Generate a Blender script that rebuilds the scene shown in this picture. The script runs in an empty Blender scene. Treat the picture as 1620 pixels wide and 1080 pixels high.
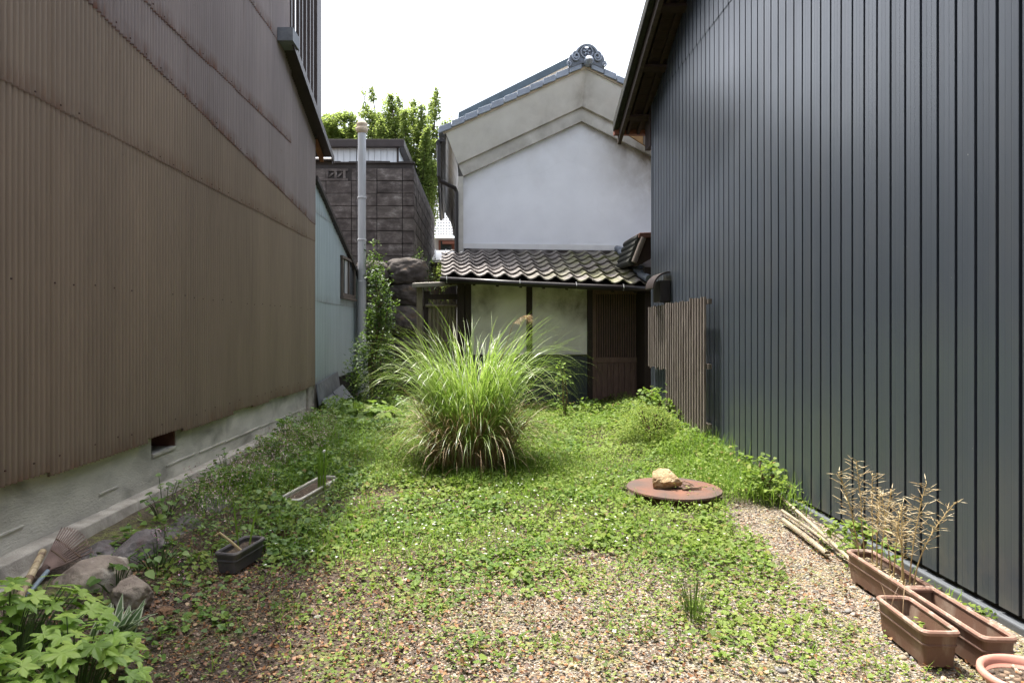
import bpy, math, random
import numpy as np
from mathutils import Vector, Matrix, noise as mnoise

R = math.radians
random.seed(11)
rng = np.random.default_rng(11)
SC = bpy.context.scene
COL = SC.collection

# ------------------------------------------------------------------ camera, sky, sun, exposure
cam_d = bpy.data.cameras.new('camera')
cam = bpy.data.objects.new('camera', cam_d); COL.objects.link(cam)
cam.location = (0, 0, 1.6); cam.rotation_euler = (R(90), 0, 0)
cam_d.lens = 24; cam_d.sensor_width = 36
cam_d.shift_x = 50 / 1620; cam_d.shift_y = -22 / 1620
cam_d.clip_start = 0.05; cam_d.clip_end = 1500
SC.camera = cam

SUN_DIR = Vector((-0.72, 1.0, 3.9)).normalized()          # towards the sun: high, behind the storehouse and a little left
w = bpy.data.worlds.new('World'); SC.world = w; w.use_nodes = True
wn, wl = w.node_tree.nodes, w.node_tree.links
bg = wn['Background']; bg.inputs['Strength'].default_value = 0.15
sky = wn.new('ShaderNodeTexSky'); sky.sky_type = 'NISHITA'; sky.sun_disc = False
sky.sun_elevation = math.asin(SUN_DIR.z); sky.sun_rotation = math.atan2(SUN_DIR.x, SUN_DIR.y)
sky.air_density = 1.0; sky.dust_density = 5.0; sky.ozone_density = 1.0
hs = wn.new('ShaderNodeHueSaturation'); hs.inputs['Saturation'].default_value = 0.45
hs.inputs['Value'].default_value = 1.75
wl.new(sky.outputs[0], hs.inputs['Color']); wl.new(hs.outputs[0], bg.inputs['Color'])

sun_d = bpy.data.lights.new('sun', 'SUN'); sun_d.energy = 4.8; sun_d.angle = R(1.6); sun_d.color = (1, 0.95, 0.87)
sun = bpy.data.objects.new('sun', sun_d); COL.objects.link(sun)
sun.rotation_euler = (-SUN_DIR).to_track_quat('-Z', 'Y').to_euler()
SC.view_settings.view_transform = 'Standard'
SC.view_settings.exposure = 1.0
SC.cycles.max_bounces = 8
SC.cycles.caustics_reflective = False; SC.cycles.caustics_refractive = False

# ------------------------------------------------------------------ helpers
FPX, CX, CY, EYE = 1080.0, 760.0, 518.0, 1.6
def at(px, py, Y):
    """the point at distance Y seen at a pixel of the 1620 px wide photograph (for measuring sizes)"""
    return Vector(((px - CX) * Y / FPX, Y, EYE - (py - CY) * Y / FPX))

def tag(o, label=None, cat=None, group=None, kind=None):
    if label: o['label'] = label
    if cat: o['category'] = cat
    if group: o['group'] = group
    if kind: o['kind'] = kind
    return o

def thing(name, label, cat, loc=(0, 0, 0), group=None):
    o = bpy.data.objects.new(name, None); COL.objects.link(o)
    o.empty_display_size = 0.1
    o.location = loc; o['org'] = tuple(loc)
    return tag(o, label, cat, group, 'thing')

def origin_of(o):
    while o is not None:
        if 'org' in o: return Vector(o['org'])
        o = o.parent
    return Vector((0, 0, 0))

def finish(name, verts, faces, mt, parent=None, smooth=False, bev=0.0, org=None, attrs=None, autosmooth=None):
    me = bpy.data.meshes.new(name)
    off = origin_of(parent) if parent is not None else (Vector(org) if org is not None else Vector((0, 0, 0)))
    V = np.asarray([tuple(v) for v in verts] if not isinstance(verts, np.ndarray) else verts, dtype=np.float64) - np.array(off)
    me.from_pydata(V.tolist(), [], [tuple(int(i) for i in f) for f in faces])
    if attrs:
        for k, vals in attrs.items():
            a = me.attributes.new(k, 'FLOAT', 'POINT'); a.data.foreach_set('value', np.asarray(vals, dtype=np.float32))
    me.materials.append(mt)
    if smooth: me.polygons.foreach_set('use_smooth', [True] * len(me.polygons))
    me.update()
    o = bpy.data.objects.new(name, me); COL.objects.link(o)
    if parent is not None: o.parent = parent
    else:
        o.location = off; o['org'] = tuple(off)
    if bev > 0:
        b = o.modifiers.new('bevel', 'BEVEL'); b.width = bev; b.segments = 2; b.limit_method = 'ANGLE'; b.angle_limit = R(40)
    return o

def fast_mesh(name, V, loops, counts, mt, parent=None, smooth=False, org=None):
    """big meshes straight from arrays: loops = flat vertex index list, counts = verts per face"""
    off = np.array(origin_of(parent)) if parent is not None else (np.array(org) if org is not None else np.zeros(3))
    me = bpy.data.meshes.new(name)
    V = np.asarray(V, dtype=np.float64) - off
    me.vertices.add(len(V)); me.vertices.foreach_set('co', V.astype(np.float32).ravel())
    me.loops.add(len(loops)); me.loops.foreach_set('vertex_index', np.asarray(loops, dtype=np.int32))
    counts = np.asarray(counts, dtype=np.int32)
    starts = np.concatenate([[0], np.cumsum(counts)[:-1]]).astype(np.int32)
    me.polygons.add(len(counts)); me.polygons.foreach_set('loop_start', starts); me.polygons.foreach_set('loop_total', counts)
    if smooth: me.polygons.foreach_set('use_smooth', np.ones(len(counts), dtype=bool))
    me.materials.append(mt)
    me.update(calc_edges=True); me.validate()
    o = bpy.data.objects.new(name, me); COL.objects.link(o)
    if parent is not None: o.parent = parent
    else: o.location = Vector(off); o['org'] = tuple(float(x) for x in off)
    return o

class MB:
    def __init__(s): s.v = []; s.f = []
    def add(s, vs, fs):
        b = len(s.v); s.v += [Vector(v) for v in vs]; s.f += [tuple(i + b for i in f) for f in fs]; return s
    def box(s, x0, x1, y0, y1, z0, z1, T=None):
        vs = [Vector((x, y, z)) for z in (z0, z1) for y in (y0, y1) for x in (x0, x1)]
        if T: vs = [T(*v) for v in vs]
        return s.add(vs, [(0, 2, 3, 1), (4, 5, 7, 6), (0, 1, 5, 4), (2, 6, 7, 3), (0, 4, 6, 2), (1, 3, 7, 5)])
    def bar(s, a, b, wd, th, up=Vector((0, 0, 1))):
        a = Vector(a); b = Vector(b); d = (b - a).normalized()
        sd = d.cross(up)
        if sd.length < 1e-4: sd = d.cross(Vector((0, 1, 0)))
        sd.normalize(); u = sd.cross(d).normalized()
        vs = []
        for p in (a, b):
            for i, j in ((-1, -1), (1, -1), (1, 1), (-1, 1)): vs.append(p + sd * (wd / 2 * i) + u * (th / 2 * j))
        return s.add(vs, [(3, 2, 1, 0), (4, 5, 6, 7), (0, 1, 5, 4), (1, 2, 6, 5), (2, 3, 7, 6), (3, 0, 4, 7)])
    def tube(s, pts, r, n=10, cap=True):
        pts = [Vector(p) for p in pts]
        rs = r if isinstance(r, (list, tuple)) else [r] * len(pts)
        rings = []; u = None
        for i, p in enumerate(pts):
            d = (pts[min(i + 1, len(pts) - 1)] - pts[max(i - 1, 0)])
            d = d.normalized() if d.length > 1e-9 else Vector((0, 0, 1))
            if u is None:
                u = d.cross(Vector((0, 0, 1)))
                if u.length < 1e-3: u = d.cross(Vector((0, 1, 0)))
            u = (u - d * u.dot(d)).normalized(); q = d.cross(u)
            rings.append([p + (u * math.cos(2 * math.pi * k / n) + q * math.sin(2 * math.pi * k / n)) * rs[i] for k in range(n)])
        vs = [v for rg in rings for v in rg]; fs = []
        for i in range(len(pts) - 1):
            for k in range(n): fs.append((i * n + k, i * n + (k + 1) % n, (i + 1) * n + (k + 1) % n, (i + 1) * n + k))
        if cap:
            fs.append(tuple(range(n - 1, -1, -1))); fs.append(tuple((len(pts) - 1) * n + k for k in range(n)))
        return s.add(vs, fs)
    def loft(s, loops, cap0=True, cap1=True):
        n = len(loops[0]); vs = [v for l in loops for v in l]; fs = []
        for i in range(len(loops) - 1):
            for k in range(n): fs.append((i * n + k, i * n + (k + 1) % n, (i + 1) * n + (k + 1) % n, (i + 1) * n + k))
        if cap0: fs.append(tuple(range(n - 1, -1, -1)))
        if cap1: fs.append(tuple((len(loops) - 1) * n + k for k in range(n)))
        return s.add(vs, fs)
    def lathe(s, c, prof, n=32, cap=True):
        c = Vector(c)
        return s.loft([[c + Vector((r * math.cos(2 * math.pi * k / n), r * math.sin(2 * math.pi * k / n), z)) for k in range(n)] for r, z in prof], cap, cap)
    def prism(s, poly, ext):
        """poly: list of Vectors (a face), ext: offset vector"""
        ext = Vector(ext); n = len(poly)
        vs = [Vector(p) for p in poly] + [Vector(p) + ext for p in poly]
        return s.add(vs, [tuple(range(n)), tuple(range(2 * n - 1, n - 1, -1))] + [(i, n + i, n + (i + 1) % n, (i + 1) % n) for i in range(n)])
    def quad(s, a, b, c, d): return s.add([a, b, c, d], [(0, 1, 2, 3)])
    def build(s, name, mt, parent=None, **k): return finish(name, s.v, s.f, mt, parent, **k)

# ------------------------------------------------------------------ materials
def newmat(name):
    m = bpy.data.materials.new(name); m.use_nodes = True
    nt = m.node_tree; nt.nodes.clear()
    out = nt.nodes.new('ShaderNodeOutputMaterial'); b = nt.nodes.new('ShaderNodeBsdfPrincipled')
    nt.links.new(b.outputs[0], out.inputs[0])
    return m, nt, b, out
def rgb(c): return (c[0], c[1], c[2], 1)
def nd(nt, t, **kw):
    n = nt.nodes.new(t)
    for k, v in kw.items(): setattr(n, k, v)
    return n
def ramp(nt, fac, stops, interp='LINEAR'):
    r = nt.nodes.new('ShaderNodeValToRGB'); e = r.color_ramp; e.interpolation = interp
    while len(e.elements) < len(stops): e.elements.new(0.5)
    for el, (p, c) in zip(e.elements, stops): el.position = p; el.color = rgb(c)
    nt.links.new(fac, r.inputs[0]); return r.outputs[0]
def noise(nt, scale, detail=4, stretch=None, coord='Object', rough=0.55, dist=0.0):
    tc = nd(nt, 'ShaderNodeTexCoord'); src = tc.outputs[coord]
    if stretch:
        mp = nd(nt, 'ShaderNodeMapping'); mp.inputs['Scale'].default_value = stretch
        nt.links.new(src, mp.inputs[0]); src = mp.outputs[0]
    n = nd(nt, 'ShaderNodeTexNoise'); n.inputs['Scale'].default_value = scale; n.inputs['Detail'].default_value = detail
    n.inputs['Roughness'].default_value = rough; n.inputs['Distortion'].default_value = dist
    nt.links.new(src, n.inputs['Vector']); return n.outputs['Fac']
def mixc(nt, fac, a, b, mode='MIX'):
    m = nd(nt, 'ShaderNodeMix', data_type='RGBA', blend_type=mode)
    for k, s in ((0, fac), (6, a), (7, b)):
        if isinstance(s, (int, float)): m.inputs[k].default_value = s
        elif isinstance(s, tuple): m.inputs[k].default_value = rgb(s)
        else: nt.links.new(s, m.inputs[k])
    return m.outputs[2]
def math_(nt, op, a, b=None, c=None, clamp=False):
    m = nd(nt, 'ShaderNodeMath', operation=op); m.use_clamp = clamp
    for k, s in enumerate((a, b, c)):
        if s is None: continue
        if isinstance(s, (int, float)): m.inputs[k].default_value = s
        else: nt.links.new(s, m.inputs[k])
    return m.outputs[0]
def bump(nt, b, h, strength=0.3, dist=0.02):
    n = nd(nt, 'ShaderNodeBump'); n.inputs['Strength'].default_value = strength; n.inputs['Distance'].default_value = dist
    nt.links.new(h, n.inputs['Height']); nt.links.new(n.outputs[0], b.inputs['Normal'])
def maprange(nt, v, a, b, c=0.0, d=1.0):
    m = nd(nt, 'ShaderNodeMapRange'); m.clamp = True
    for k, s in ((0, v), (1, a), (2, b), (3, c), (4, d)):
        if isinstance(s, (int, float)): m.inputs[k].default_value = s
        else: nt.links.new(s, m.inputs[k])
    return m.outputs[0]
def attr(nt, name): return nd(nt, 'ShaderNodeAttribute', attribute_name=name).outputs['Fac']

def mat(name, c1, c2=None, scale=4, stretch=None, rough=0.8, metal=0.0, spec=0.4, bs=40, bstr=0.25, bd=0.01, lo=0.3, hi=0.7, c3=None, s3=1.5, f3=(0.55, 0.75), st3=None):
    m, nt, b, out = newmat(name)
    c2 = c2 or tuple(x * 0.75 for x in c1)
    col = ramp(nt, noise(nt, scale, 6, stretch), [(lo, c2), (hi, c1)])
    if c3:
        col = mixc(nt, maprange(nt, noise(nt, s3, 6, st3, dist=0.6), f3[0], f3[1]), col, c3)
    nt.links.new(col, b.inputs['Base Color'])
    b.inputs['Roughness'].default_value = rough; b.inputs['Metallic'].default_value = metal
    b.inputs['Specular IOR Level'].default_value = spec
    if bstr: bump(nt, b, noise(nt, bs, 5, stretch), bstr, bd)
    return m

def leafmat(name, stops, trans=0.35, rough=0.45, tcol=(0.25, 0.42, 0.05), spec=0.35, clump=None):
    m, nt, b, out = newmat(name)
    g = nd(nt, 'ShaderNodeNewGeometry')
    fac = g.outputs['Random Per Island']
    col = ramp(nt, fac, stops)
    if clump:
        col = mixc(nt, maprange(nt, noise(nt, clump[0], 3), 0.4, 0.65), col, mixc(nt, 0.5, col, clump[1]))
    nt.links.new(col, b.inputs['Base Color']); b.inputs['Roughness'].default_value = rough
    b.inputs['Specular IOR Level'].default_value = spec
    t = nd(nt, 'ShaderNodeBsdfTranslucent')
    nt.links.new(mixc(nt, 0.6, col, tcol), t.inputs[0])
    mx = nd(nt, 'ShaderNodeMixShader'); mx.inputs[0].default_value = trans
    nt.links.new(b.outputs[0], mx.inputs[1]); nt.links.new(t.outputs[0], mx.inputs[2]); nt.links.new(mx.outputs[0], out.inputs[0])
    return m

def islandmat(name, stops, rough=0.85, bs=60, bstr=0.3, nvar=0.0):
    m, nt, b, out = newmat(name)
    g = nd(nt, 'ShaderNodeNewGeometry')
    col = ramp(nt, g.outputs['Random Per Island'], stops, 'CONSTANT')
    col = mixc(nt, 0.35, col, ramp(nt, noise(nt, 45, 4), [(0.3, (0.05, 0.04, 0.03)), (0.7, (0.5, 0.45, 0.38))]), 'SOFT_LIGHT')
    nt.links.new(col, b.inputs['Base Color']); b.inputs['Roughness'].default_value = rough
    if bstr: bump(nt, b, noise(nt, bs, 4), bstr, 0.005)
    return m

def corrugated_mat(name, base, dark, rust_lo=0.0, rust_amt=0.5, streak=0.35):
    """painted corrugated iron; 'edge' is the distance in metres from the sheet's lower edge, 'top' from its upper one"""
    m, nt, b, out = newmat(name)
    panel = noise(nt, 1.3, 3, (0.2, 1.0, 0.12))
    wide = noise(nt, 0.7, 4, (1, 1, 0.5))
    fine = noise(nt, 5, 6, (1, 3.0, 0.35))
    col = ramp(nt, panel, [(0.3, dark), (0.7, base)])
    col = mixc(nt, 0.16, col, ramp(nt, fine, [(0.3, tuple(x * 0.6 for x in dark)), (0.7, tuple(min(1, x * 1.25) for x in base))]))
    e = attr(nt, 'edge'); t = attr(nt, 'top')
    n1 = noise(nt, 2.2, 5, (1, 1.0, 0.25)); n2 = noise(nt, 14, 5, (1, 1.5, 0.5))
    near = maprange(nt, e, 0.0, 0.16, 1.0, 0.0)
    edge_rust = math_(nt, 'MULTIPLY', near, maprange(nt, n1, 0.34, 0.55))
    edge_rust = math_(nt, 'MULTIPLY', edge_rust, maprange(nt, n2, 0.25, 0.6))
    line = maprange(nt, e, 0.004, 0.022, 1.0, 0.0)
    run = math_(nt, 'MULTIPLY', maprange(nt, t, 0.0, 0.55, 1.0, 0.0), maprange(nt, noise(nt, 3.0, 4, (1, 2.6, 0.05)), 0.60, 0.75))
    rust = math_(nt, 'MAXIMUM', edge_rust, math_(nt, 'MULTIPLY', run, streak))
    rust = math_(nt, 'MAXIMUM', rust, math_(nt, 'MULTIPLY', line, maprange(nt, n1, 0.22, 0.42)))
    rust = math_(nt, 'MULTIPLY', rust, rust_amt, clamp=True)
    spots = maprange(nt, noise(nt, 9, 4, (1, 2.5, 1.0)), 0.70, 0.76, 0.0, 0.45)
    rust = math_(nt, 'MAXIMUM', rust, math_(nt, 'MULTIPLY', spots, rust_amt))
    col = mixc(nt, rust, col, ramp(nt, n2, [(0.3, (0.035, 0.018, 0.012)), (0.7, (0.17, 0.065, 0.03))]))
    nt.links.new(col, b.inputs['Base Color'])
    b.inputs['Roughness'].default_value = 0.48; b.inputs['Specular IOR Level'].default_value = 0.38
    return m

M = {}
M['olive_iron'] = corrugated_mat('olive_iron', (0.295, 0.230, 0.172), (0.220, 0.172, 0.130), rust_amt=0.55)
M['mauve_iron'] = corrugated_mat('mauve_iron', (0.315, 0.268, 0.255), (0.240, 0.204, 0.198), rust_amt=1.0, streak=0.6)
M['blue_iron'] = corrugated_mat('blue_iron', (0.36, 0.43, 0.45), (0.27, 0.335, 0.355), rust_amt=0.35)
M['foundation'] = mat('foundation', (0.72, 0.69, 0.61), (0.50, 0.48, 0.42), 2.2, (1, 1, 2.5), 0.9, bs=30, bstr=0.6, c3=(0.22, 0.21, 0.175), s3=2.2, f3=(0.50, 0.78), st3=(1, 0.7, 1.3))
M['kerb_concrete'] = mat('kerb_concrete', (0.48, 0.445, 0.385), (0.25, 0.23, 0.195), 7, None, 0.95, bs=80, bstr=0.6, c3=(0.16, 0.15, 0.13), s3=2.5)
M['dark_void'] = mat('dark_void', (0.02, 0.018, 0.016), rough=1, bstr=0)
M['brick_red'] = mat('brick_red', (0.14, 0.065, 0.045), rough=0.9)
M['brown_metal'] = mat('brown_metal', (0.045, 0.033, 0.030), (0.028, 0.02, 0.018), 5, None, 0.45)
M['slat_metal'] = mat('slat_metal', (0.07, 0.055, 0.052), (0.05, 0.04, 0.038), 5, None, 0.4)
M['rafter'] = mat('rafter', (0.30, 0.13, 0.06), (0.16, 0.07, 0.035), 6, (6, 1, 1), 0.8)
M['slate_sheet'] = mat('slate_sheet', (0.17, 0.185, 0.21), (0.10, 0.11, 0.125), 4, None, 0.6, c3=(0.22, 0.23, 0.235), s3=5)
M['grey_pipe'] = mat('grey_pipe', (0.46, 0.47, 0.48), (0.36, 0.37, 0.38), 4, (2, 2, 0.4), 0.42, c3=(0.26, 0.24, 0.22), s3=3, f3=(0.6, 0.85), st3=(2, 2, 0.3))
M['glass'] = mat('glass', (0.03, 0.035, 0.04), rough=0.12, spec=0.6, bstr=0)
M['old_wood'] = mat('old_wood', (0.15, 0.125, 0.105), (0.075, 0.06, 0.05), 6, (8, 8, 1), 0.85, bs=20)
M['grey_plank'] = mat('grey_plank', (0.30, 0.28, 0.25), (0.16, 0.145, 0.125), 6, (1, 8, 8), 0.9)
M['dark_wood'] = mat('dark_wood', (0.040, 0.026, 0.022), (0.020, 0.013, 0.011), 5, (8, 8, 1), 0.7, bs=20)
M['door_wood'] = mat('door_wood', (0.20, 0.125, 0.10), (0.11, 0.068, 0.055), 5, (10, 10, 1), 0.7, bs=20)
M['eave_wood'] = mat('eave_wood', (0.040, 0.020, 0.016), (0.020, 0.011, 0.009), 5, (1, 6, 1), 0.8)
M['fence_wood'] = mat('fence_wood', (0.25, 0.21, 0.185), (0.115, 0.095, 0.083), 6, (9, 9, 0.8), 0.85, bs=25, c3=(0.07, 0.05, 0.04), s3=2.5, st3=(5, 5, 0.4))
M['bamboo'] = mat('bamboo', (0.55, 0.46, 0.29), (0.30, 0.22, 0.12), 12, (3, 1, 3), 0.5, c3=(0.16, 0.10, 0.06), s3=12, f3=(0.5, 0.6))
M['old_bamboo'] = mat('old_bamboo', (0.25, 0.21, 0.155), (0.13, 0.105, 0.08), 6, (6, 6, 0.7), 0.7)
M['gutter'] = mat('gutter', (0.022, 0.018, 0.017), (0.012, 0.01, 0.01), 6, None, 0.35, bstr=0.05)
M['plank_bright'] = mat('plank_bright', (0.42, 0.36, 0.26), (0.20, 0.165, 0.115), 5, (5, 1, 5), 0.8)
M['tin_white'] = mat('tin_white', (0.72, 0.74, 0.76), (0.58, 0.6, 0.62), 3, (4, 1, 0.3), 0.4)
M['wainscot'] = mat('wainscot', (0.055, 0.067, 0.078), (0.038, 0.047, 0.056), 4, (5, 1, 0.5), 0.45)
M['flashing'] = mat('flashing', (0.11, 0.12, 0.132), (0.10, 0.11, 0.12), 6, None, 0.5)
M['soil'] = mat('soil', (0.105, 0.075, 0.052), (0.04, 0.03, 0.022), 14, None, 0.95, bs=50, bstr=0.9, bd=0.02, c3=(0.3, 0.24, 0.17), s3=45, f3=(0.6, 0.68))
M['brown_plastic'] = mat('brown_plastic', (0.200, 0.112, 0.078), (0.145, 0.08, 0.057), 4, None, 0.55, c3=(0.31, 0.235, 0.18), s3=7, f3=(0.50, 0.72), st3=(1, 1, 0.5), bs=90, bstr=0.12)
M['rim_plastic'] = mat('rim_plastic', (0.35, 0.215, 0.165), (0.24, 0.14, 0.105), 9, None, 0.55, c3=(0.46, 0.36, 0.29), s3=14, f3=(0.52, 0.68), bstr=0.1)
M['terracotta_plastic'] = mat('terracotta_plastic', (0.62, 0.30, 0.235), (0.5, 0.23, 0.18), 5, None, 0.5, bstr=0.05)
M['grey_plastic'] = mat('grey_plastic', (0.105, 0.098, 0.10), (0.075, 0.07, 0.072), 5, None, 0.6, bstr=0.08, c3=(0.16, 0.14, 0.125), s3=7)
M['white_plastic'] = mat('white_plastic', (0.64, 0.62, 0.56), (0.50, 0.48, 0.42), 6, None, 0.55, bstr=0.08, c3=(0.16, 0.15, 0.13), s3=9, f3=(0.62, 0.7))
M['blue_pole'] = mat('blue_pole', (0.24, 0.31, 0.36), (0.17, 0.22, 0.26), 6, None, 0.5)
M['rake_wood'] = mat('rake_wood', (0.24, 0.17, 0.14), (0.12, 0.08, 0.07), 8, None, 0.8)
M['dry_stem'] = mat('dry_stem', (0.55, 0.42, 0.20), (0.38, 0.28, 0.13), 10, None, 0.7)
M['brown_stem'] = mat('brown_stem', (0.16, 0.105, 0.065), (0.09, 0.06, 0.04), 10, None, 0.8)
M['green_stem'] = mat('green_stem', (0.08, 0.13, 0.035), (0.05, 0.085, 0.025), 10, None, 0.6)
M['bark'] = mat('bark', (0.11, 0.085, 0.065), (0.05, 0.04, 0.03), 8, (3, 3, 0.6), 0.95, bs=15, bstr=0.8)
M['kura_tile'] = mat('kura_tile', (0.34, 0.385, 0.46), (0.24, 0.275, 0.33), 5, None, 0.5, c3=(0.32, 0.34, 0.37), s3=4)
M['ornament_tile'] = mat('ornament_tile', (0.20, 0.225, 0.27), (0.12, 0.135, 0.16), 9, None, 0.55)
M['roof_metal'] = mat('roof_metal', (0.075, 0.105, 0.125), (0.05, 0.07, 0.085), 4, None, 0.4, bstr=0.05)
M['cream'] = mat('cream', (0.56, 0.47, 0.35), (0.44, 0.36, 0.26), 5, None, 0.85)
M['far_tile'] = mat('far_tile', (0.36, 0.36, 0.37), (0.20, 0.20, 0.21), 3, None, 0.45)
M['far_wall'] = mat('far_wall', (0.62, 0.6, 0.57), (0.5, 0.48, 0.45), 2)
M['rusty_red'] = mat('rusty_red', (0.22, 0.075, 0.045), (0.12, 0.05, 0.035), 4)
M['white_paint'] = mat('white_paint', (0.78, 0.78, 0.77), (0.7, 0.7, 0.69), 3, None, 0.4)
M['mud_wall'] = mat('mud_wall', (0.36, 0.22, 0.10), (0.22, 0.13, 0.06), 6, None, 0.95, bs=30, bstr=0.6)
M['verge_felt'] = mat('verge_felt', (0.028, 0.030, 0.024), (0.014, 0.014, 0.012), 9, None, 0.9, bs=40, bstr=0.6, c3=(0.05, 0.055, 0.03), s3=6)
M['barge_wood'] = mat('barge_wood', (0.075, 0.055, 0.045), (0.035, 0.026, 0.022), 5, (1, 4, 1), 0.85, c3=(0.25, 0.22, 0.2), s3=5, f3=(0.7, 0.74))

def plaster_mat(name, base, mid, stain, sscale=0.9, f=(0.48, 0.72), streaks=0.5, bluish=None):
    m, nt, b, out = newmat(name)
    col = ramp(nt, noise(nt, 2.0, 5), [(0.3, mid), (0.65, base)])
    blot = maprange(nt, noise(nt, sscale, 6, None, dist=0.8, rough=0.6), f[0], f[1])
    strk = maprange(nt, noise(nt, 1.6, 6, (3.0, 3.0, 0.35)), 0.5, 0.8)
    k = math_(nt, 'MULTIPLY', blot, math_(nt, 'ADD', 1 - streaks, math_(nt, 'MULTIPLY', strk, streaks)), clamp=True)
    s = attr(nt, 'stain')
    k = math_(nt, 'ADD', math_(nt, 'MULTIPLY', k, 0.35), math_(nt, 'MULTIPLY', s, maprange(nt, noise(nt, 2.4, 7, (1, 1, 0.8), dist=0.25, rough=0.62), 0.25, 0.62)), clamp=True)
    col = mixc(nt, k, col, ramp(nt, noise(nt, 5, 5), [(0.3, tuple(x * 0.6 for x in stain)), (0.7, stain)]))
    cr = nd(nt, 'ShaderNodeTexVoronoi', feature='DISTANCE_TO_EDGE'); cr.inputs['Scale'].default_value = 0.55
    tc = nd(nt, 'ShaderNodeTexCoord'); 
    nx = nd(nt, 'ShaderNodeTexNoise'); nx.inputs['Scale'].default_value = 1.5; nx.inputs['Detail'].default_value = 6
    nt.links.new(tc.outputs['Object'], nx.inputs['Vector'])
    va = nd(nt, 'ShaderNodeMix', data_type='VECTOR'); va.inputs[0].default_value = 0.35
    nt.links.new(tc.outputs['Object'], va.inputs[4]); nt.links.new(nx.outputs['Color'], va.inputs[5]); nt.links.new(va.outputs[1], cr.inputs['Vector'])
    crk = maprange(nt, cr.outputs['Distance'], 0.0, 0.003, 0.05, 0.0)
    col = mixc(nt, crk, col, (0.2, 0.19, 0.17))
    nt.links.new(col, b.inputs['Base Color']); b.inputs['Roughness'].default_value = 0.85
    bump(nt, b, noise(nt, 18, 6), 0.12, 0.01)
    return m
M['white_plaster'] = plaster_mat('white_plaster', (0.84, 0.86, 0.90), (0.78, 0.80, 0.84), (0.34, 0.31, 0.26), 0.5, (0.55, 0.8))
M['eave_plaster'] = plaster_mat('eave_plaster', (0.90, 0.895, 0.88), (0.83, 0.82, 0.80), (0.48, 0.45, 0.41), 0.9, (0.45, 0.75))
M['band_plaster'] = plaster_mat('band_plaster', (0.74, 0.72, 0.675), (0.60, 0.585, 0.54), (0.36, 0.34, 0.29), 1.2, (0.42, 0.7))
M['mud_plaster'] = plaster_mat('mud_plaster', (0.95, 0.915, 0.895), (0.88, 0.845, 0.81), (0.21, 0.185, 0.125), 0.9, (0.42, 0.66), 0.2)

def siding_mat():
    m, nt, b, out = newmat('charcoal_siding')
    pan = noise(nt, 1.0, 2, (0.1, 6.2, 0.02)); fine = noise(nt, 30, 3, (1, 6, 0.03)); dirt = noise(nt, 1.7, 6, (1, 1.5, 0.6))
    col = ramp(nt, pan, [(0.3, (0.046, 0.057, 0.074)), (0.7, (0.058, 0.071, 0.091))])
    col = mixc(nt, maprange(nt, fine, 0.45, 0.75, 0, 0.3), col, (0.07, 0.078, 0.088))
    col = mixc(nt, maprange(nt, dirt, 0.5, 0.8, 0, 0.35), col, (0.085, 0.088, 0.09))
    tcz = nd(nt, 'ShaderNodeTexCoord'); sz_ = nd(nt, 'ShaderNodeSeparateXYZ'); nt.links.new(tcz.outputs['Object'], sz_.inputs[0])
    splash = math_(nt, 'MULTIPLY', maprange(nt, sz_.outputs[2], 0.0, 0.55, 1.0, 0.0), maprange(nt, noise(nt, 5, 6, (1, 1.6, 0.8)), 0.42, 0.70))
    col = mixc(nt, math_(nt, 'MULTIPLY', splash, 0.55), col, (0.17, 0.15, 0.125))
    runs = maprange(nt, noise(nt, 4.0, 5, (1, 3.5, 0.08)), 0.60, 0.74, 0, 0.16)
    col = mixc(nt, runs, col, (0.10, 0.105, 0.11))
    chips = maprange(nt, noise(nt, 26, 2), 0.77, 0.80, 0, 0.8)
    col = mixc(nt, chips, col, (0.3, 0.3, 0.3))
    nt.links.new(col, b.inputs['Base Color'])
    nt.links.new(maprange(nt, noise(nt, 0.8, 2), 0.3, 0.7, 0.31, 0.38), b.inputs['Roughness'])
    b.inputs['Specular IOR Level'].default_value = 0.75
    bump(nt, b, noise(nt, 1.6, 3, (1, 1.5, 0.5)), 0.10, 0.02)
    return m
M['siding'] = siding_mat()

def block_mat():
    m, nt, b, out = newmat('mossy_block')
    col = ramp(nt, noise(nt, 2.6, 7, (1, 1, 1.9), rough=0.7), [(0.36, (0.028, 0.023, 0.021)), (0.48, (0.075, 0.062, 0.057)), (0.57, (0.15, 0.13, 0.12)), (0.68, (0.38, 0.355, 0.33))])
    g = nd(nt, 'ShaderNodeNewGeometry')
    col = mixc(nt, 0.3, col, ramp(nt, g.outputs['Random Per Island'], [(0, (0.05, 0.04, 0.035)), (0.6, (0.11, 0.09, 0.08)), (1, (0.2, 0.175, 0.155))]))
    nt.links.new(col, b.inputs['Base Color']); b.inputs['Roughness'].default_value = 0.95
    bump(nt, b, noise(nt, 35, 5), 0.6, 0.01)
    return m
M['block'] = block_mat()
M['mortar'] = mat('mortar', (0.050, 0.042, 0.038), (0.03, 0.025, 0.022), 5)
M['boulder_dark'] = mat('boulder_dark', (0.12, 0.105, 0.095), (0.04, 0.033, 0.03), 3, None, 0.95, bs=12, bstr=0.7, bd=0.03, c3=(0.22, 0.15, 0.09), s3=1.8, f3=(0.58, 0.72))
M['rock_pale'] = mat('rock_pale', (0.38, 0.325, 0.265), (0.13, 0.10, 0.082), 4, None, 0.95, bs=22, bstr=0.9, bd=0.02, c3=(0.52, 0.48, 0.41), s3=5, f3=(0.55, 0.7))
M['rock_grey'] = mat('rock_grey', (0.19, 0.175, 0.17), (0.06, 0.05, 0.049), 4, None, 0.9, bs=22, bstr=0.9, bd=0.02, c3=(0.10, 0.065, 0.06), s3=3, f3=(0.5, 0.62))
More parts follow.
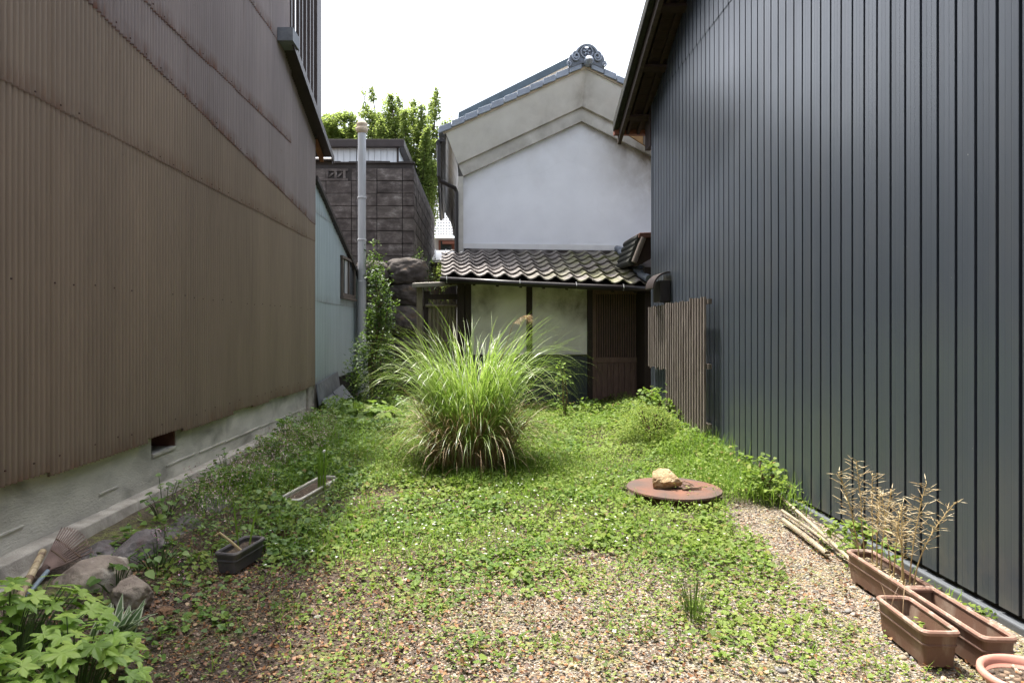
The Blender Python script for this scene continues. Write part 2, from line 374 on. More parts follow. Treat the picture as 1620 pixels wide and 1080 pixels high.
M['rock_sand'] = mat('rock_sand', (0.48, 0.345, 0.195), (0.25, 0.165, 0.09), 6, None, 0.9, bs=20, bstr=1.0, bd=0.02, c3=(0.56, 0.45, 0.30), s3=6, f3=(0.5, 0.68))
M['rock_brown'] = mat('rock_brown', (0.22, 0.13, 0.07), (0.09, 0.055, 0.035), 7, None, 0.95, bs=25, bstr=0.9, bd=0.02, c3=(0.10, 0.11, 0.05), s3=5)
M['rust_lid'] = mat('rust_lid', (0.215, 0.090, 0.050), (0.115, 0.058, 0.042), 2.6, None, 0.75, bs=60, bstr=0.25, bd=0.005, c3=(0.085, 0.058, 0.048), s3=2.4, f3=(0.36, 0.60))
M['rust_dark'] = mat('rust_dark', (0.09, 0.04, 0.028), (0.04, 0.022, 0.018), 6, None, 0.85)

def lean_tile_mat():
    m, nt, b, out = newmat('weathered_tile')
    g = nd(nt, 'ShaderNodeNewGeometry')
    col = ramp(nt, g.outputs['Random Per Island'], [(0, (0.085, 0.072, 0.066)), (0.5, (0.15, 0.13, 0.12)), (1, (0.23, 0.205, 0.19))])
    col = mixc(nt, 0.6, col, ramp(nt, noise(nt, 3.2, 6), [(0.3, (0.07, 0.06, 0.055)), (0.7, (0.24, 0.22, 0.20))]))
    moss = math_(nt, 'MULTIPLY', attr(nt, 'moss'), maprange(nt, noise(nt, 3.0, 6, dist=0.5), 0.40, 0.60))
    col = mixc(nt, math_(nt, 'MULTIPLY', moss, 0.9, clamp=True), col, (0.115, 0.12, 0.035))
    nt.links.new(col, b.inputs['Base Color']); b.inputs['Roughness'].default_value = 0.6
    bump(nt, b, noise(nt, 30, 5), 0.35, 0.01)
    return m
M['lean_tile'] = lean_tile_mat()

# foliage
M['cover_leaf'] = leafmat('cover_leaf', [(0, (0.055, 0.105, 0.022)), (0.4, (0.10, 0.175, 0.034)), (0.8, (0.165, 0.25, 0.05)), (0.95, (0.24, 0.29, 0.07)), (0.96, (0.22, 0.13, 0.06)), (1, (0.15, 0.08, 0.04))], 0.34, rough=0.6, spec=0.22, tcol=(0.32, 0.5, 0.06), clump=(1.1, (0.26, 0.31, 0.065)))
M['shade_leaf'] = leafmat('shade_leaf', [(0, (0.055, 0.11, 0.03)), (0.5, (0.11, 0.20, 0.048)), (1, (0.21, 0.31, 0.085))], 0.3, spec=0.25)
M['lime_leaf'] = leafmat('lime_leaf', [(0, (0.12, 0.19, 0.036)), (0.6, (0.20, 0.275, 0.055)), (1, (0.33, 0.37, 0.10))], 0.36, rough=0.6, spec=0.2, tcol=(0.38, 0.5, 0.08))
M['sprout'] = leafmat('sprout', [(0, (0.07, 0.11, 0.03)), (0.4, (0.12, 0.17, 0.05)), (0.7, (0.22, 0.27, 0.07)), (0.85, (0.30, 0.30, 0.10)), (1, (0.17, 0.10, 0.05))], 0.28, rough=0.6, spec=0.2, tcol=(0.35, 0.45, 0.08))
M['dead_leaf'] = leafmat('dead_leaf', [(0, (0.06, 0.03, 0.018)), (0.45, (0.13, 0.065, 0.035)), (0.8, (0.27, 0.13, 0.055)), (1, (0.38, 0.27, 0.15))], 0.12, tcol=(0.3, 0.12, 0.03))
M['grass_blade'] = leafmat('grass_blade', [(0, (0.09, 0.17, 0.025)), (0.5, (0.15, 0.27, 0.035)), (1, (0.24, 0.34, 0.06))], 0.42, spec=0.25, tcol=(0.3, 0.5, 0.05))
M['pampas'] = leafmat('pampas', [(0, (0.10, 0.17, 0.03)), (0.5, (0.20, 0.30, 0.07)), (0.82, (0.31, 0.39, 0.13)), (1, (0.50, 0.48, 0.30))], 0.42, rough=0.32, tcol=(0.33, 0.52, 0.06), spec=0.5)
M['pampas_dry'] = leafmat('pampas_dry', [(0, (0.20, 0.12, 0.065)), (0.5, (0.38, 0.26, 0.15)), (1, (0.56, 0.46, 0.30))], 0.25, tcol=(0.4, 0.28, 0.12))
M['ever_leaf'] = leafmat('ever_leaf', [(0, (0.016, 0.038, 0.013)), (0.6, (0.03, 0.068, 0.020)), (1, (0.07, 0.12, 0.035))], 0.22, rough=0.45, spec=0.3)
M['ever_tip'] = leafmat('ever_tip', [(0, (0.07, 0.13, 0.028)), (1, (0.16, 0.24, 0.05))], 0.35, rough=0.5, spec=0.25)
M['tree_leaf'] = leafmat('tree_leaf', [(0, (0.065, 0.105, 0.028)), (0.6, (0.115, 0.17, 0.045)), (1, (0.22, 0.27, 0.085))], 0.5, tcol=(0.50, 0.62, 0.15), spec=0.25)
M['maple_leaf'] = leafmat('maple_leaf', [(0, (0.13, 0.23, 0.04)), (0.5, (0.26, 0.41, 0.075)), (1, (0.40, 0.54, 0.12))], 0.35, rough=0.45, tcol=(0.35, 0.55, 0.06))
M['hosta'] = leafmat('hosta', [(0, (0.055, 0.11, 0.04)), (1, (0.14, 0.2, 0.10))], 0.3)
M['hosta_edge'] = leafmat('hosta_edge', [(0, (0.45, 0.5, 0.36)), (1, (0.62, 0.64, 0.5))], 0.3)
M['petal'] = leafmat('petal', [(0, (0.75, 0.76, 0.70)), (1, (0.88, 0.88, 0.83))], 0.3, tcol=(0.8, 0.8, 0.7))
M['pink_petal'] = leafmat('pink_petal', [(0, (0.5, 0.22, 0.38)), (1, (0.70, 0.45, 0.60))], 0.3, tcol=(0.7, 0.4, 0.5))
M['seed_head'] = leafmat('seed_head', [(0, (0.26, 0.16, 0.14)), (0.5, (0.48, 0.36, 0.34)), (1, (0.70, 0.60, 0.59))], 0.25, tcol=(0.5, 0.35, 0.3))
M['pod'] = leafmat('pod', [(0, (0.45, 0.33, 0.18)), (0.6, (0.66, 0.54, 0.32)), (1, (0.80, 0.72, 0.52))], 0.2, tcol=(0.6, 0.45, 0.2))
M['plume'] = leafmat('plume', [(0, (0.42, 0.30, 0.17)), (1, (0.62, 0.5, 0.33))], 0.4, tcol=(0.6, 0.45, 0.25))

def ground_mat():
    m, nt, b, out = newmat('gravel_soil')
    tc = nd(nt, 'ShaderNodeTexCoord')
    def vor(scale, feat='F1'):
        v = nd(nt, 'ShaderNodeTexVoronoi', feature=feat); v.inputs['Scale'].default_value = scale
        nt.links.new(tc.outputs['Object'], v.inputs['Vector']); return v
    v = vor(85)
    sep = nd(nt, 'ShaderNodeSeparateColor'); nt.links.new(v.outputs['Color'], sep.inputs[0])
    peb = ramp(nt, sep.outputs[0], [(0, (0.22, 0.17, 0.12)), (0.25, (0.36, 0.29, 0.205)), (0.45, (0.46, 0.39, 0.30)), (0.6, (0.28, 0.265, 0.25)), (0.74, (0.38, 0.22, 0.10)), (0.85, (0.54, 0.48, 0.40)), (0.93, (0.15, 0.135, 0.12))], 'CONSTANT')
    dark = maprange(nt, v.outputs['Distance'], 0.25, 0.75, 0.0, 0.75)
    peb = mixc(nt, dark, peb, (0.085, 0.062, 0.045))
    soil = ramp(nt, noise(nt, 30, 6), [(0.3, (0.035, 0.026, 0.02)), (0.7, (0.12, 0.085, 0.06))])
    cov = math_(nt, 'MAXIMUM', attr(nt, 'soil'), maprange(nt, noise(nt, 1.3, 6), 0.58, 0.75, 0, 0.6))
    cov2 = math_(nt, 'GREATER_THAN', cov, sep.outputs[1])
    col = mixc(nt, cov2, peb, soil)
    moss = math_(nt, 'MULTIPLY', maprange(nt, noise(nt, 1.7, 5), 0.50, 0.66), maprange(nt, noise(nt, 22, 5), 0.40, 0.58))
    col = mixc(nt, math_(nt, 'MULTIPLY', moss, 0.8), col, (0.17, 0.19, 0.045))
    nt.links.new(col, b.inputs['Base Color']); b.inputs['Roughness'].default_value = 0.95
    h = math_(nt, 'SUBTRACT', 1.0, v.outputs['Distance'])
    bump(nt, b, math_(nt, 'ADD', h, math_(nt, 'MULTIPLY', noise(nt, 20, 5), 0.8)), 0.8, 0.012)
    return m
M['ground'] = ground_mat()
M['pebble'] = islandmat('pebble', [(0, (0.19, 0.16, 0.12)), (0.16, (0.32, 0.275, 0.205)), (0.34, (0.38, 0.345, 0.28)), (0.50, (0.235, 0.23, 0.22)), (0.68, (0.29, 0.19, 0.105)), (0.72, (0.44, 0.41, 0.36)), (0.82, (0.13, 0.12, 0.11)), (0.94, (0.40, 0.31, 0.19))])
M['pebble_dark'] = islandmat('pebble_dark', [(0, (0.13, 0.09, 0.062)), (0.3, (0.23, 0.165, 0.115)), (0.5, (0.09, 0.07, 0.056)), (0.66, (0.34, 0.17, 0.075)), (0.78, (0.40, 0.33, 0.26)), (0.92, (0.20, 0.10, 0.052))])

# ------------------------------------------------------------------ ground
def gz(x, y):
    z = 0.022 * mnoise.noise(Vector((x * 0.8, y * 0.8, 0.3))) + 0.008 * mnoise.noise(Vector((x * 3, y * 3, 5.1)))
    t = min(1, max(0, (-1.75 - x) / 0.7)); z += 0.13 * t * t * (3 - 2 * t) * min(1, max(0, (12 - y) / 3))
    t = min(1, max(0, (y - 7.5) / 4)); z += 0.02 * t
    t = min(1, max(0, (x - 1.9) / 0.9)) * min(1, max(0, (y - 5.5) / 3)); z += 0.13 * t
    return z
def soilness(x, y):
    s = 0.25
    s += 0.75 * min(1, max(0, (0.15 - x) / 0.9)) * min(1, max(0, (6.5 - y) / 1.2))
    s += 0.9 * min(1, max(0, (y - 5.0) / 1.0)) * (0 if x > 2.0 and y < 6.0 else 1)
    s -= 0.25 * min(1, max(0, (x - 1.7) / 0.4))
    return min(1, max(0.0, s))
xs = np.unique(np.concatenate([np.arange(-4.2, 4.2, 0.05), np.arange(-16, 16, 1.0), [-400, -150, -60, -30, 30, 60, 150, 400]]))
ys = np.unique(np.concatenate([np.arange(0.5, 16, 0.05), np.arange(-10, 40, 1.5), [-300, -100, -30, 60, 120, 250, 500, 900]]))
gv = []; sa = []
for y in ys:
    for x in xs:
        near = abs(x) < 12 and -3 < y < 30
        gv.append((x, y, gz(x, y) if near else (gz(max(-12, min(12, x)), max(-3, min(30, y)))))); sa.append(soilness(x, y))
nx = len(xs)
gf = [(j * nx + i, j * nx + i + 1, (j + 1) * nx + i + 1, (j + 1) * nx + i) for j in range(len(ys) - 1) for i in range(nx - 1)]
ground = finish('ground', gv, gf, M['ground'], smooth=True, attrs={'soil': sa})
tag(ground, 'gravelly yard ground of tan pebbles and brown soil', 'ground', kind='structure')

# ------------------------------------------------------------------ left building
LX = -2.8
PITCH = 0.052
LB = thing('corrugated_building', 'tall building clad in brown rusty corrugated iron on a concrete footing', 'building', (LX, 5, 0))
def corr_sheet(name, mt, parent, y0, y1, zb, zt, xo=0.0, X=LX, amp=0.0140, pitch=PITCH, rag=0.012, seed=0, panel=0.66, side=1, label=None):
    n = int((y1 - y0) / (pitch / 10)); ysn = np.linspace(y0, y1, n + 1)
    ds = [0, 0.012, 0.05, 0.14]; NR = 10
    V = []; E = []; T = []
    rnd = random.Random(seed)
    offs = [rnd.uniform(-1, 1) for _ in range(400)]
    for y in ysn:
        k = int((y + 20) / panel); o = offs[k]
        fr = ((y + 20) / panel) % 1.0
        b0 = zb(y) + rag * offs[(k * 7) % 400] + 0.004 * mnoise.noise(Vector((y * 9, seed, 0))); t0 = zt(y)
        wob = 0.004 * mnoise.noise(Vector((y * 1.1, seed * 3.1, 2)))
        x = X + side * (xo + amp * (2 * (0.5 + 0.5 * math.cos(2 * math.pi * y / pitch)) ** 2.2 - 1) + wob + 0.003 * (fr - 0.5) * 2)
        hgt = t0 - b0
        for i in range(NR + 1):
            d = min(ds[i], hgt * i / NR) if i < 4 else max(0.14, 0.0) * (hgt > 0.5) + (hgt - 0.14 * (hgt > 0.5)) * (i - 3 * (hgt > 0.5)) / (NR - 3 * (hgt > 0.5))
            bend = 0
            if d < 0.06: bend = 0.004 * max(0, mnoise.noise(Vector((y * 3.0, seed, 8))))
            V.append((x + side * bend, y, b0 + d)); E.append(d); T.append(hgt - d)
    m = NR + 1
    F = [(i * m + j, (i + 1) * m + j, (i + 1) * m + j + 1, i * m + j + 1) for i in range(n) for j in range(m - 1)]
    o = finish(name, V, F, mt, parent, smooth=True, attrs={'edge': E, 'top': T})
    if label: o['label'] = label
    return o
sB = lambda y: 3.33 + max(0, (11.3 - y)) * 0.0905 if y > 4.5 else 3.945
roofline = lambda y: 5.58 - (y - 9.42) * 0.38
corr_sheet('cladding_sheet', M['olive_iron'], LB, -1.5, 11.5, lambda y: 0.665 - 0.004 * y, lambda y: 3.09, 0.000, rag=0.018, seed=1)
corr_sheet('cladding_sheet', M['olive_iron'], LB, -1.5, 11.5, lambda y: 3.045, lambda y: sB(y) + 0.05, 0.007, rag=0.004, seed=2)
corr_sheet('cladding_sheet', M['mauve_iron'], LB, -1.5, 10.0, sB, lambda y: 4.34, 0.014, rag=0.012, seed=3)
corr_sheet('cladding_sheet', M['mauve_iron'], LB, -1.5, 10.0, lambda y: 4.29, lambda y: 5.56, 0.021, rag=0.010, seed=4)
corr_sheet('cladding_sheet', M['mauve_iron'], LB, -1.5, 9.98, lambda y: 5.52, lambda y: 8.5 + 0.45 * max(0, 9.0 - max(y, 1.0)), 0.028, rag=0.006, seed=5)
corr_sheet('cladding_sheet', M['mauve_iron'], LB, 10.01, 11.5, sB, lambda y: roofline(y) - 0.03, 0.010, rag=0.008, seed=6)
f = MB(); rr = random.Random(14)
for (zf, ya, yb, xo_) in ((lambda y: 3.045, 2.0, 11.4, 0.007), (sB, 2.0, 11.4, 0.014), (lambda y: 4.29, 2.0, 9.9, 0.021), (lambda y: 5.52, 4.0, 9.9, 0.028), (lambda y: 1.86, 2.0, 11.4, 0.0), (lambda y: 0.72, 2.0, 11.4, 0.0)):
    y = math.ceil(ya / PITCH) * PITCH
    while y < yb:
        z = zf(y) + 0.035 + rr.uniform(-0.012, 0.012)
        if rr.random() < 0.85: f.box(LX + xo_ + 0.010, LX + xo_ + 0.0165, y - 0.005, y + 0.005, z - 0.005, z + 0.005)
        y += PITCH * rr.choice((4, 5, 5, 6, 8))
f.build('nails', M['rust_dark'], LB)
MB().box(LX - 5, LX - 0.03, -1.6, 9.9, 0.7, 8.45).prism([Vector((LX - 0.03, -1.6, 8.45)), Vector((LX - 0.03, 9.0, 8.45)), Vector((LX - 0.03, 1.0, 12.0)), Vector((LX - 0.03, -1.6, 12.0))], (-5, 0, 0)).box(LX - 5, LX - 0.03, 9.9, 11.46, 0.7, 4.55).build('wall_core', M['dark_void'], LB)
f = MB()
FXL, FXF = LX - 0.30, LX - 0.06
vz0, vz1, vy0, vy1 = 0.475, 0.74, 5.93, 6.42
f.box(FXL, FXF, -1.6, vy0, -0.3, 0.74).box(FXL, FXF, vy1, 11.45, -0.3, 0.74).box(FXL, FXF, vy0, vy1, -0.3, vz0)
f.build('foundation', M['foundation'], LB)
f = MB(); y = 4.0                                                    # ragged form-board ridges along the footing
rr = random.Random(4)
while y < 11.3:
    L_ = rr.uniform(0.12, 0.75); z0 = 0.352 - (y - 4.7) * 0.012
    if rr.random() < 0.8: f.box(FXF - 0.004, FXF + rr.uniform(0.006, 0.014), y, y + L_, z0 + rr.uniform(-0.004, 0.004), z0 + rr.uniform(0.008, 0.018)).build('form_ridge', M['foundation'], LB)
    f = MB(); y += L_ + rr.uniform(0.01, 0.12)
v = MB().box(FXL - 0.25, FXL - 0.22, vy0 - 0.02, vy1 + 0.02, vz0 - 0.02, vz1).build('vent_opening', M['dark_void'], LB)
MB().box(FXL - 0.2, FXF - 0.012, vy1 - 0.028, vy1 - 0.003, vz0 + 0.003, vz1).build('vent_brick', M['brick_red'], v)
MB().box(FXL - 0.2, FXF + 0.012, vy0 + 0.01, vy1 - 0.03, vz0 - 0.006, vz0 + 0.02).build('vent_sill', M['foundation'], v)
MB().box(LX - 0.04, LX + 0.004, 11.5, 11.56, 0.62, 4.8).build('corner_trim', M['brown_metal'], LB)
MB().box(LX - 0.3, LX - 0.02, 11.2, 11.75, -0.2, 0.74).build('footing_end', M['kerb_concrete'], LB)
# lower roof going down at the far end, seen along its verge
VX = -2.6
def rl(y, dz=0): return Vector((VX, y, roofline(y) + dz))
f = MB()
f.prism([Vector((VX, 9.35, roofline(9.35))), Vector((VX, 12.0, roofline(12.0))), Vector((VX, 12.0, roofline(12.0) + 0.09)), Vector((VX, 9.35, roofline(9.35) + 0.09))], (-2.4, 0, 0))
rf = f.build('lower_roof', M['brown_metal'], LB)
f = MB().prism([Vector((VX + 0.022, 9.42, roofline(9.42) - 0.09)), Vector((VX + 0.022, 12.05, roofline(12.05) - 0.09)), Vector((VX + 0.022, 12.05, roofline(12.05) + 0.03)), Vector((VX + 0.022, 9.42, roofline(9.42) + 0.03))], (-0.02, 0, 0))
f.build('verge_board', M['brown_metal'], rf)
f = MB()
for k in range(4):
    f.box(VX - 0.15 - 0.5 * k - 0.06, VX - 0.15 - 0.5 * k, 11.52, 11.97, 0, 0.11, T=lambda x, y, z: Vector((x, y, roofline(y) - 0.115 + z)))
f.build('rafter', M['rafter'], LB)
MB().tube([Vector((VX - 0.02, 12.1, 4.55)), Vector((VX - 2.3, 12.1, 4.57))], 0.055, 10).build('eave_gutter', M['brown_metal'], rf)
MB().box(VX - 0.16, VX + 0.05, 9.28, 9.62, 5.50, 5.68).build('flashing_box', M['slate_sheet'], rf)
f = MB().prism([Vector((-2.72, 9.7, roofline(9.7) + 0.10)), Vector((-2.72, 11.7, roofline(11.7) + 0.10)), Vector((-2.72, 11.7, roofline(11.7) + 0.34)), Vector((-2.72, 9.7, roofline(9.7) + 0.34))], (-1.2, 0, 0))
f.build('roof_ridge', M['slate_sheet'], rf)
# upper balcony screen of slender slats
for py_ in (9.90, 10.06, 10.32, 10.50, 10.74, 10.98, 11.18):
    MB().box(-2.79, -2.74, py_, py_ + 0.05, roofline(py_) + 0.05, 8.6).build('screen_slat', M['slat_metal'], LB)
MB().box(-2.86, -2.73, 11.42, 11.72, roofline(11.5) + 0.0, 8.6).build('screen_post', M['brown_metal'], LB)
MB().box(-2.80, -2.76, 9.95, 11.7, 8.5, 8.6).build('screen_rail', M['brown_metal'], LB)

# kerb along the footing
K = MB()
prof = [(-2.86, -0.2), (-2.86, 0.235), (-2.745, 0.225), (-2.72, 0.13), (-2.63, 0.12), (-2.60, 0.06), (-2.58, -0.2)]
loops = []
for y in np.arange(3.4, 9.9, 0.2):
    loops.append([Vector((x + 0.006 * mnoise.noise(Vector((x * 5, y * 2, 1))), y, z - (y - 4.5) * 0.012 + 0.007 * mnoise.noise(Vector((x * 9, y * 3, 4))))) for x, z in prof])
K.loft(loops)
tag(K.build('concrete_kerb', M['kerb_concrete'], org=(-2.7, 6.5, 0), bev=0.008), 'stepped grey concrete kerb along the footing of the brown building', 'kerb', kind='thing')

# ------------------------------------------------------------------ pale blue lean-to beyond
BW = thing('blue_shed', 'pale blue corrugated lean-to with a small window', 'shed', (-2.8, 13.5, 0))
btop = lambda y: 4.09 - (y - 11.55) * 0.335
corr_sheet('wall_sheet', M['blue_iron'], BW, 11.58, 15.6, lambda y: 2.05, lambda y: min(3.6, btop(y)), 0.006, X=-2.82, amp=0.006, pitch=0.13, rag=0.002, seed=7)
corr_sheet('wall_sheet', M['blue_iron'], BW, 11.58, 15.6, lambda y: 0.62, lambda y: 2.09, 0.0, X=-2.82, amp=0.006, pitch=0.13, rag=0.006, seed=8)
corr_sheet('wall_sheet', M['blue_iron'], BW, 11.58, 12.9, lambda y: 3.56, btop, 0.011, X=-2.82, amp=0.006, pitch=0.13, rag=0.002, seed=9)
MB().prism([Vector((-2.86, 11.58, -0.1)), Vector((-2.86, 15.58, -0.1)), Vector((-2.86, 15.58, btop(15.58) - 0.03)), Vector((-2.86, 11.58, btop(11.58) - 0.03))], (-2.5, 0, 0)).build('wall_core', M['dark_void'], BW)
MB().prism([Vector((-2.74, 11.52, btop(11.52) - 0.02)), Vector((-2.74, 15.75, btop(15.75) - 0.02)), Vector((-2.74, 15.75, btop(15.75) + 0.06)), Vector((-2.74, 11.52, btop(11.52) + 0.06))], (-2.6, 0, 0)).build('roof', M['brown_metal'], BW)
wy0, wy1, wz0, wz1 = 13.72, 15.15, 2.23, 3.00
fr = MB()
fr.box(-2.81, -2.765, wy0, wy0 + 0.07, wz0, wz1).box(-2.81, -2.765, wy1 - 0.07, wy1, wz0, wz1)
fr.box(-2.81, -2.768, wy0 + 0.07, wy1 - 0.07, wz0, wz0 + 0.07).box(-2.81, -2.755, wy0 - 0.05, wy1 + 0.05, wz1, wz1 + 0.05).box(-2.80, -2.772, 14.40, 14.46, wz0 + 0.07, wz1).box(-2.81, -2.74, wy0 - 0.04, wy1 + 0.04, wz0 - 0.05, wz0)
wo = fr.build('window', M['old_wood'], BW)
MB().box(-2.804, -2.796, wy0 + 0.07, wy1 - 0.07, wz0 + 0.07, wz1).build('pane', M['glass'], wo)
MB().box(-2.795, -2.785, 14.05, 14.30, wz0 + 0.08, wz1 - 0.02).build('sash', M['grey_pipe'], wo)
# loose slate-coloured sheets at the foot of the lean-to
def leaning(name, label, a, b, c, d, th=0.015):
    n = (Vector(b) - Vector(a)).cross(Vector(d) - Vector(a)).normalized() * th
    return tag(MB().prism([Vector(a), Vector(b), Vector(c), Vector(d)], n).build(name, M['slate_sheet'], org=tuple(a)), label, 'sheet', 'loose sheets at the foot of the blue lean-to', 'thing')
leaning('loose_sheet', 'wide slate grey sheet set upright under the blue lean-to', (-2.74, 11.56, 0.28), (-2.74, 13.3, 0.42), (-2.79, 13.3, 0.74), (-2.79, 11.56, 0.64))
leaning('loose_sheet', 'low slate grey sheet slumped on the ground by the footing end', (-2.42, 11.5, 0.02), (-2.35, 12.4, 0.05), (-2.68, 12.35, 0.40), (-2.72, 11.7, 0.36))
leaning('loose_sheet', 'tilted slate grey sheet half hidden by the evergreen shrub', (-2.36, 12.45, 0.02), (-2.30, 13.2, 0.05), (-2.66, 13.1, 0.50), (-2.70, 12.45, 0.42))

# ------------------------------------------------------------------ flue pipe
PX, PY, PR = -2.655, 15.3, 0.092
FP = thing('flue_pipe', 'tall grey flue pipe with a flared cap beside the blue lean-to', 'flue pipe', (PX, PY, 0))
f = MB(); f.tube([(PX, PY, 0), (PX, PY, 2.6)], PR * 1.06, 16).tube([(PX, PY, 2.6), (PX, PY, 3.55)], PR, 16).tube([(PX, PY, 3.55), (PX, PY, 6.02)], PR * 0.985, 16)
f.build('pipe', M['grey_pipe'], FP, smooth=False)
for z in (2.62, 3.56, 4.5): MB().lathe((PX, PY, z), [(PR * 1.07, -0.02), (PR * 1.12, -0.01), (PR * 1.12, 0.01), (PR * 1.05, 0.025)], 16).build('joint_ring', M['grey_pipe'], FP)
MB().lathe((PX, PY, 6.0), [(PR * 1.1, -0.05), (PR * 1.5, 0.02), (PR * 1.55, 0.06), (PR * 1.25, 0.07), (PR * 1.1, 0.10), (PR * 1.35, 0.13), (PR * 1.35, 0.16), (PR * 0.9, 0.21), (PR * 0.3, 0.24)], 20).build('cap', M['cream'], FP, smooth=True)
MB().tube([(PX + 0.12, PY - 0.03, 0), (PX + 0.10, PY - 0.03, 0.9), (PX + 0.03, PY - 0.03, 1.5)], 0.06, 10).build('drain_boot', M['grey_pipe'], FP)
MB().tube([(PX - 0.11, PY - 0.08, 0.4), (PX - 0.10, PY - 0.08, 2.5), (PX - 0.09, PY - 0.09, 3.3), (PX - 0.12, PY - 0.08, 4.4), (PX - 0.10, PY - 0.08, 5.6)], 0.007, 6).build('wire', M['gutter'], FP)

# ------------------------------------------------------------------ block retaining wall
BY = 16.6
bx0, bx1, bz0, bz1 = -5.2, -1.62, 3.02, 5.62
BKW = thing('block_wall', 'tall wall of dark stained concrete blocks standing on boulders', 'wall', (-3, BY, 3))
MB().box(bx0, bx1 - 0.03, BY + 0.03, 24, bz0, bz1 - 0.03).build('mortar', M['mortar'], BKW)
f = MB(); f2 = MB(); rr = random.Random(8); ch = 0.305; nrow = int((bz1 - bz0) / ch)
for r_ in range(nrow):
    z0 = bz0 + r_ * ch; x = bx1
    first = True
    while x > bx0:
        wd = 0.28 if first else (0.62)
        first = False
        dz = rr.uniform(-0.006, 0.006)
        if r_ == nrow - 1 and -4.0 < x - 0.3 < -3.2:
            pass
        else: f.box(max(bx0, x - wd + 0.012), x - 0.004, BY + rr.uniform(-0.006, 0.006), BY + 0.12, z0 + 0.014 + dz, z0 + ch)
        x -= wd
    y = BY + 0.125
    while y < 24:
        f2.box(bx1 - 0.12, bx1 + rr.uniform(-0.004, 0.004), y, y + 0.60, z0 + 0.014, z0 + ch - 0.0); y += 0.615
f.build('front_blocks', M['block'], BKW, bev=0.008); f2.build('side_blocks', M['block'], BKW, bev=0.008)
pz = bz0 + (nrow - 1) * ch; px0 = -3.86
pb = MB()
pb.box(px0 - 0.32, px0 + 0.64, BY, BY + 0.1, pz + 0.012, pz + 0.07).box(px0 - 0.32, px0 + 0.64, BY, BY + 0.1, pz + 0.25, pz + ch)
for k in range(5): pb.box(px0 - 0.32 + 0.21 * k, px0 - 0.26 + 0.21 * k, BY, BY + 0.1, pz + 0.07, pz + 0.25)
for k in range(4): pb.bar((px0 - 0.25 + 0.21 * k, BY + 0.05, pz + 0.1), (px0 - 0.13 + 0.21 * k, BY + 0.05, pz + 0.22), 0.08, 0.04)
pb.build('pierced_block', M['block'], BKW)
f = MB()
for k in range(18): f.box(bx0 + 0.2 * k, bx0 + 0.2 * k + 0.198, BY - 0.01, BY + 0.16, bz1 - 0.03, bz1 + rr.uniform(-0.01, 0.03))
f.build('coping', M['mortar'], BKW)

def rock(name, label, cat, c, s, mt, seed=0, group=None, rotz=0.0, rough=0.26, sub=5, facet=9, boxy=0.0, parent=None):
    import bmesh
    bm = bmesh.new(); bmesh.ops.create_icosphere(bm, subdivisions=sub, radius=1)
    rnd = random.Random(seed); planes = []
    for _ in range(facet):
        d = Vector((rnd.uniform(-1, 1), rnd.uniform(-1, 1), rnd.uniform(-0.6, 1))).normalized(); planes.append((d, rnd.uniform(0.66, 0.88)))
    o = Vector((seed * 3.7, seed * 1.3, 0)); rot = Matrix.Rotation(rotz, 3, 'Z')
    V = []
    for v_ in bm.verts:
        p = v_.co.copy()
        if boxy: p = p.lerp(p / (abs(p.x) ** 5 + abs(p.y) ** 5 + abs(p.z) ** 5) ** 0.2 * 0.9, boxy)
        p *= 1 + rough * mnoise.noise(p * 1.1 + o) + rough * 0.45 * mnoise.noise(p * 3.0 + o) + rough * 0.30 * mnoise.noise(p * 7 + o) + rough * 0.16 * mnoise.noise(p * 16 + o)
        for d, h in planes:
            e = p.dot(d) - h
            if e > 0: p -= d * e * 0.93
        p = rot @ Vector((p.x * s[0], p.y * s[1], p.z * s[2])); V.append(p + Vector(c))
    F = [tuple(x.index for x in f_.verts) for f_ in bm.faces]; bm.free()
    ob = finish(name, V, F, mt, parent, smooth=True, org=tuple(c))
    if parent is None: tag(ob, label, cat, group, 'thing')
    return ob
# boulders under the block wall
bl = [((645, 431), 0.47, 0.34, 'long smooth boulder directly under the block wall corner'), ((645, 466), 0.42, 0.30, 'flat pale topped boulder in the second course under the block wall'),
      ((640, 506), 0.46, 0.36, 'big boulder with orange stain left of the bamboo gate'), ((640, 551), 0.45, 0.33, 'lowest reddish boulder behind the pampas grass'),
      ((590, 436), 0.42, 0.34, 'dark boulder behind the flue pipe at the top of the retaining wall'), ((588, 478), 0.42, 0.36, 'brownish boulder half hidden by climbing leaves'),
      ((592, 525), 0.42, 0.40, 'dark boulder deep behind the evergreen shrub'), ((600, 580), 0.55, 0.42, 'dark base boulder beside the evergreen shrub'), ((660, 595), 0.6, 0.40, 'dark base boulder behind the left of the pampas clump')]
for k, ((px_, py_), sx, sz, lb) in enumerate(bl):
    p = at(px_, py_, 16.2); rock('retaining_boulder', lb, 'boulder', (p.x, 16.25 + 0.1 * (k % 2), p.z), (sx * 1.12, 0.6, sz * 1.06), M['boulder_dark'], 20 + k, 'boulders of the retaining wall', rough=0.13, facet=0, boxy=0.75)
MB_ = MB().box(-5.0, -1.3, 16.75, 23, -0.2, 3.0)
tag(MB_.build('earth_bank', M['soil'], org=(-3, 18, 0)), 'dark earth bank behind the boulders', 'earth', kind='structure')

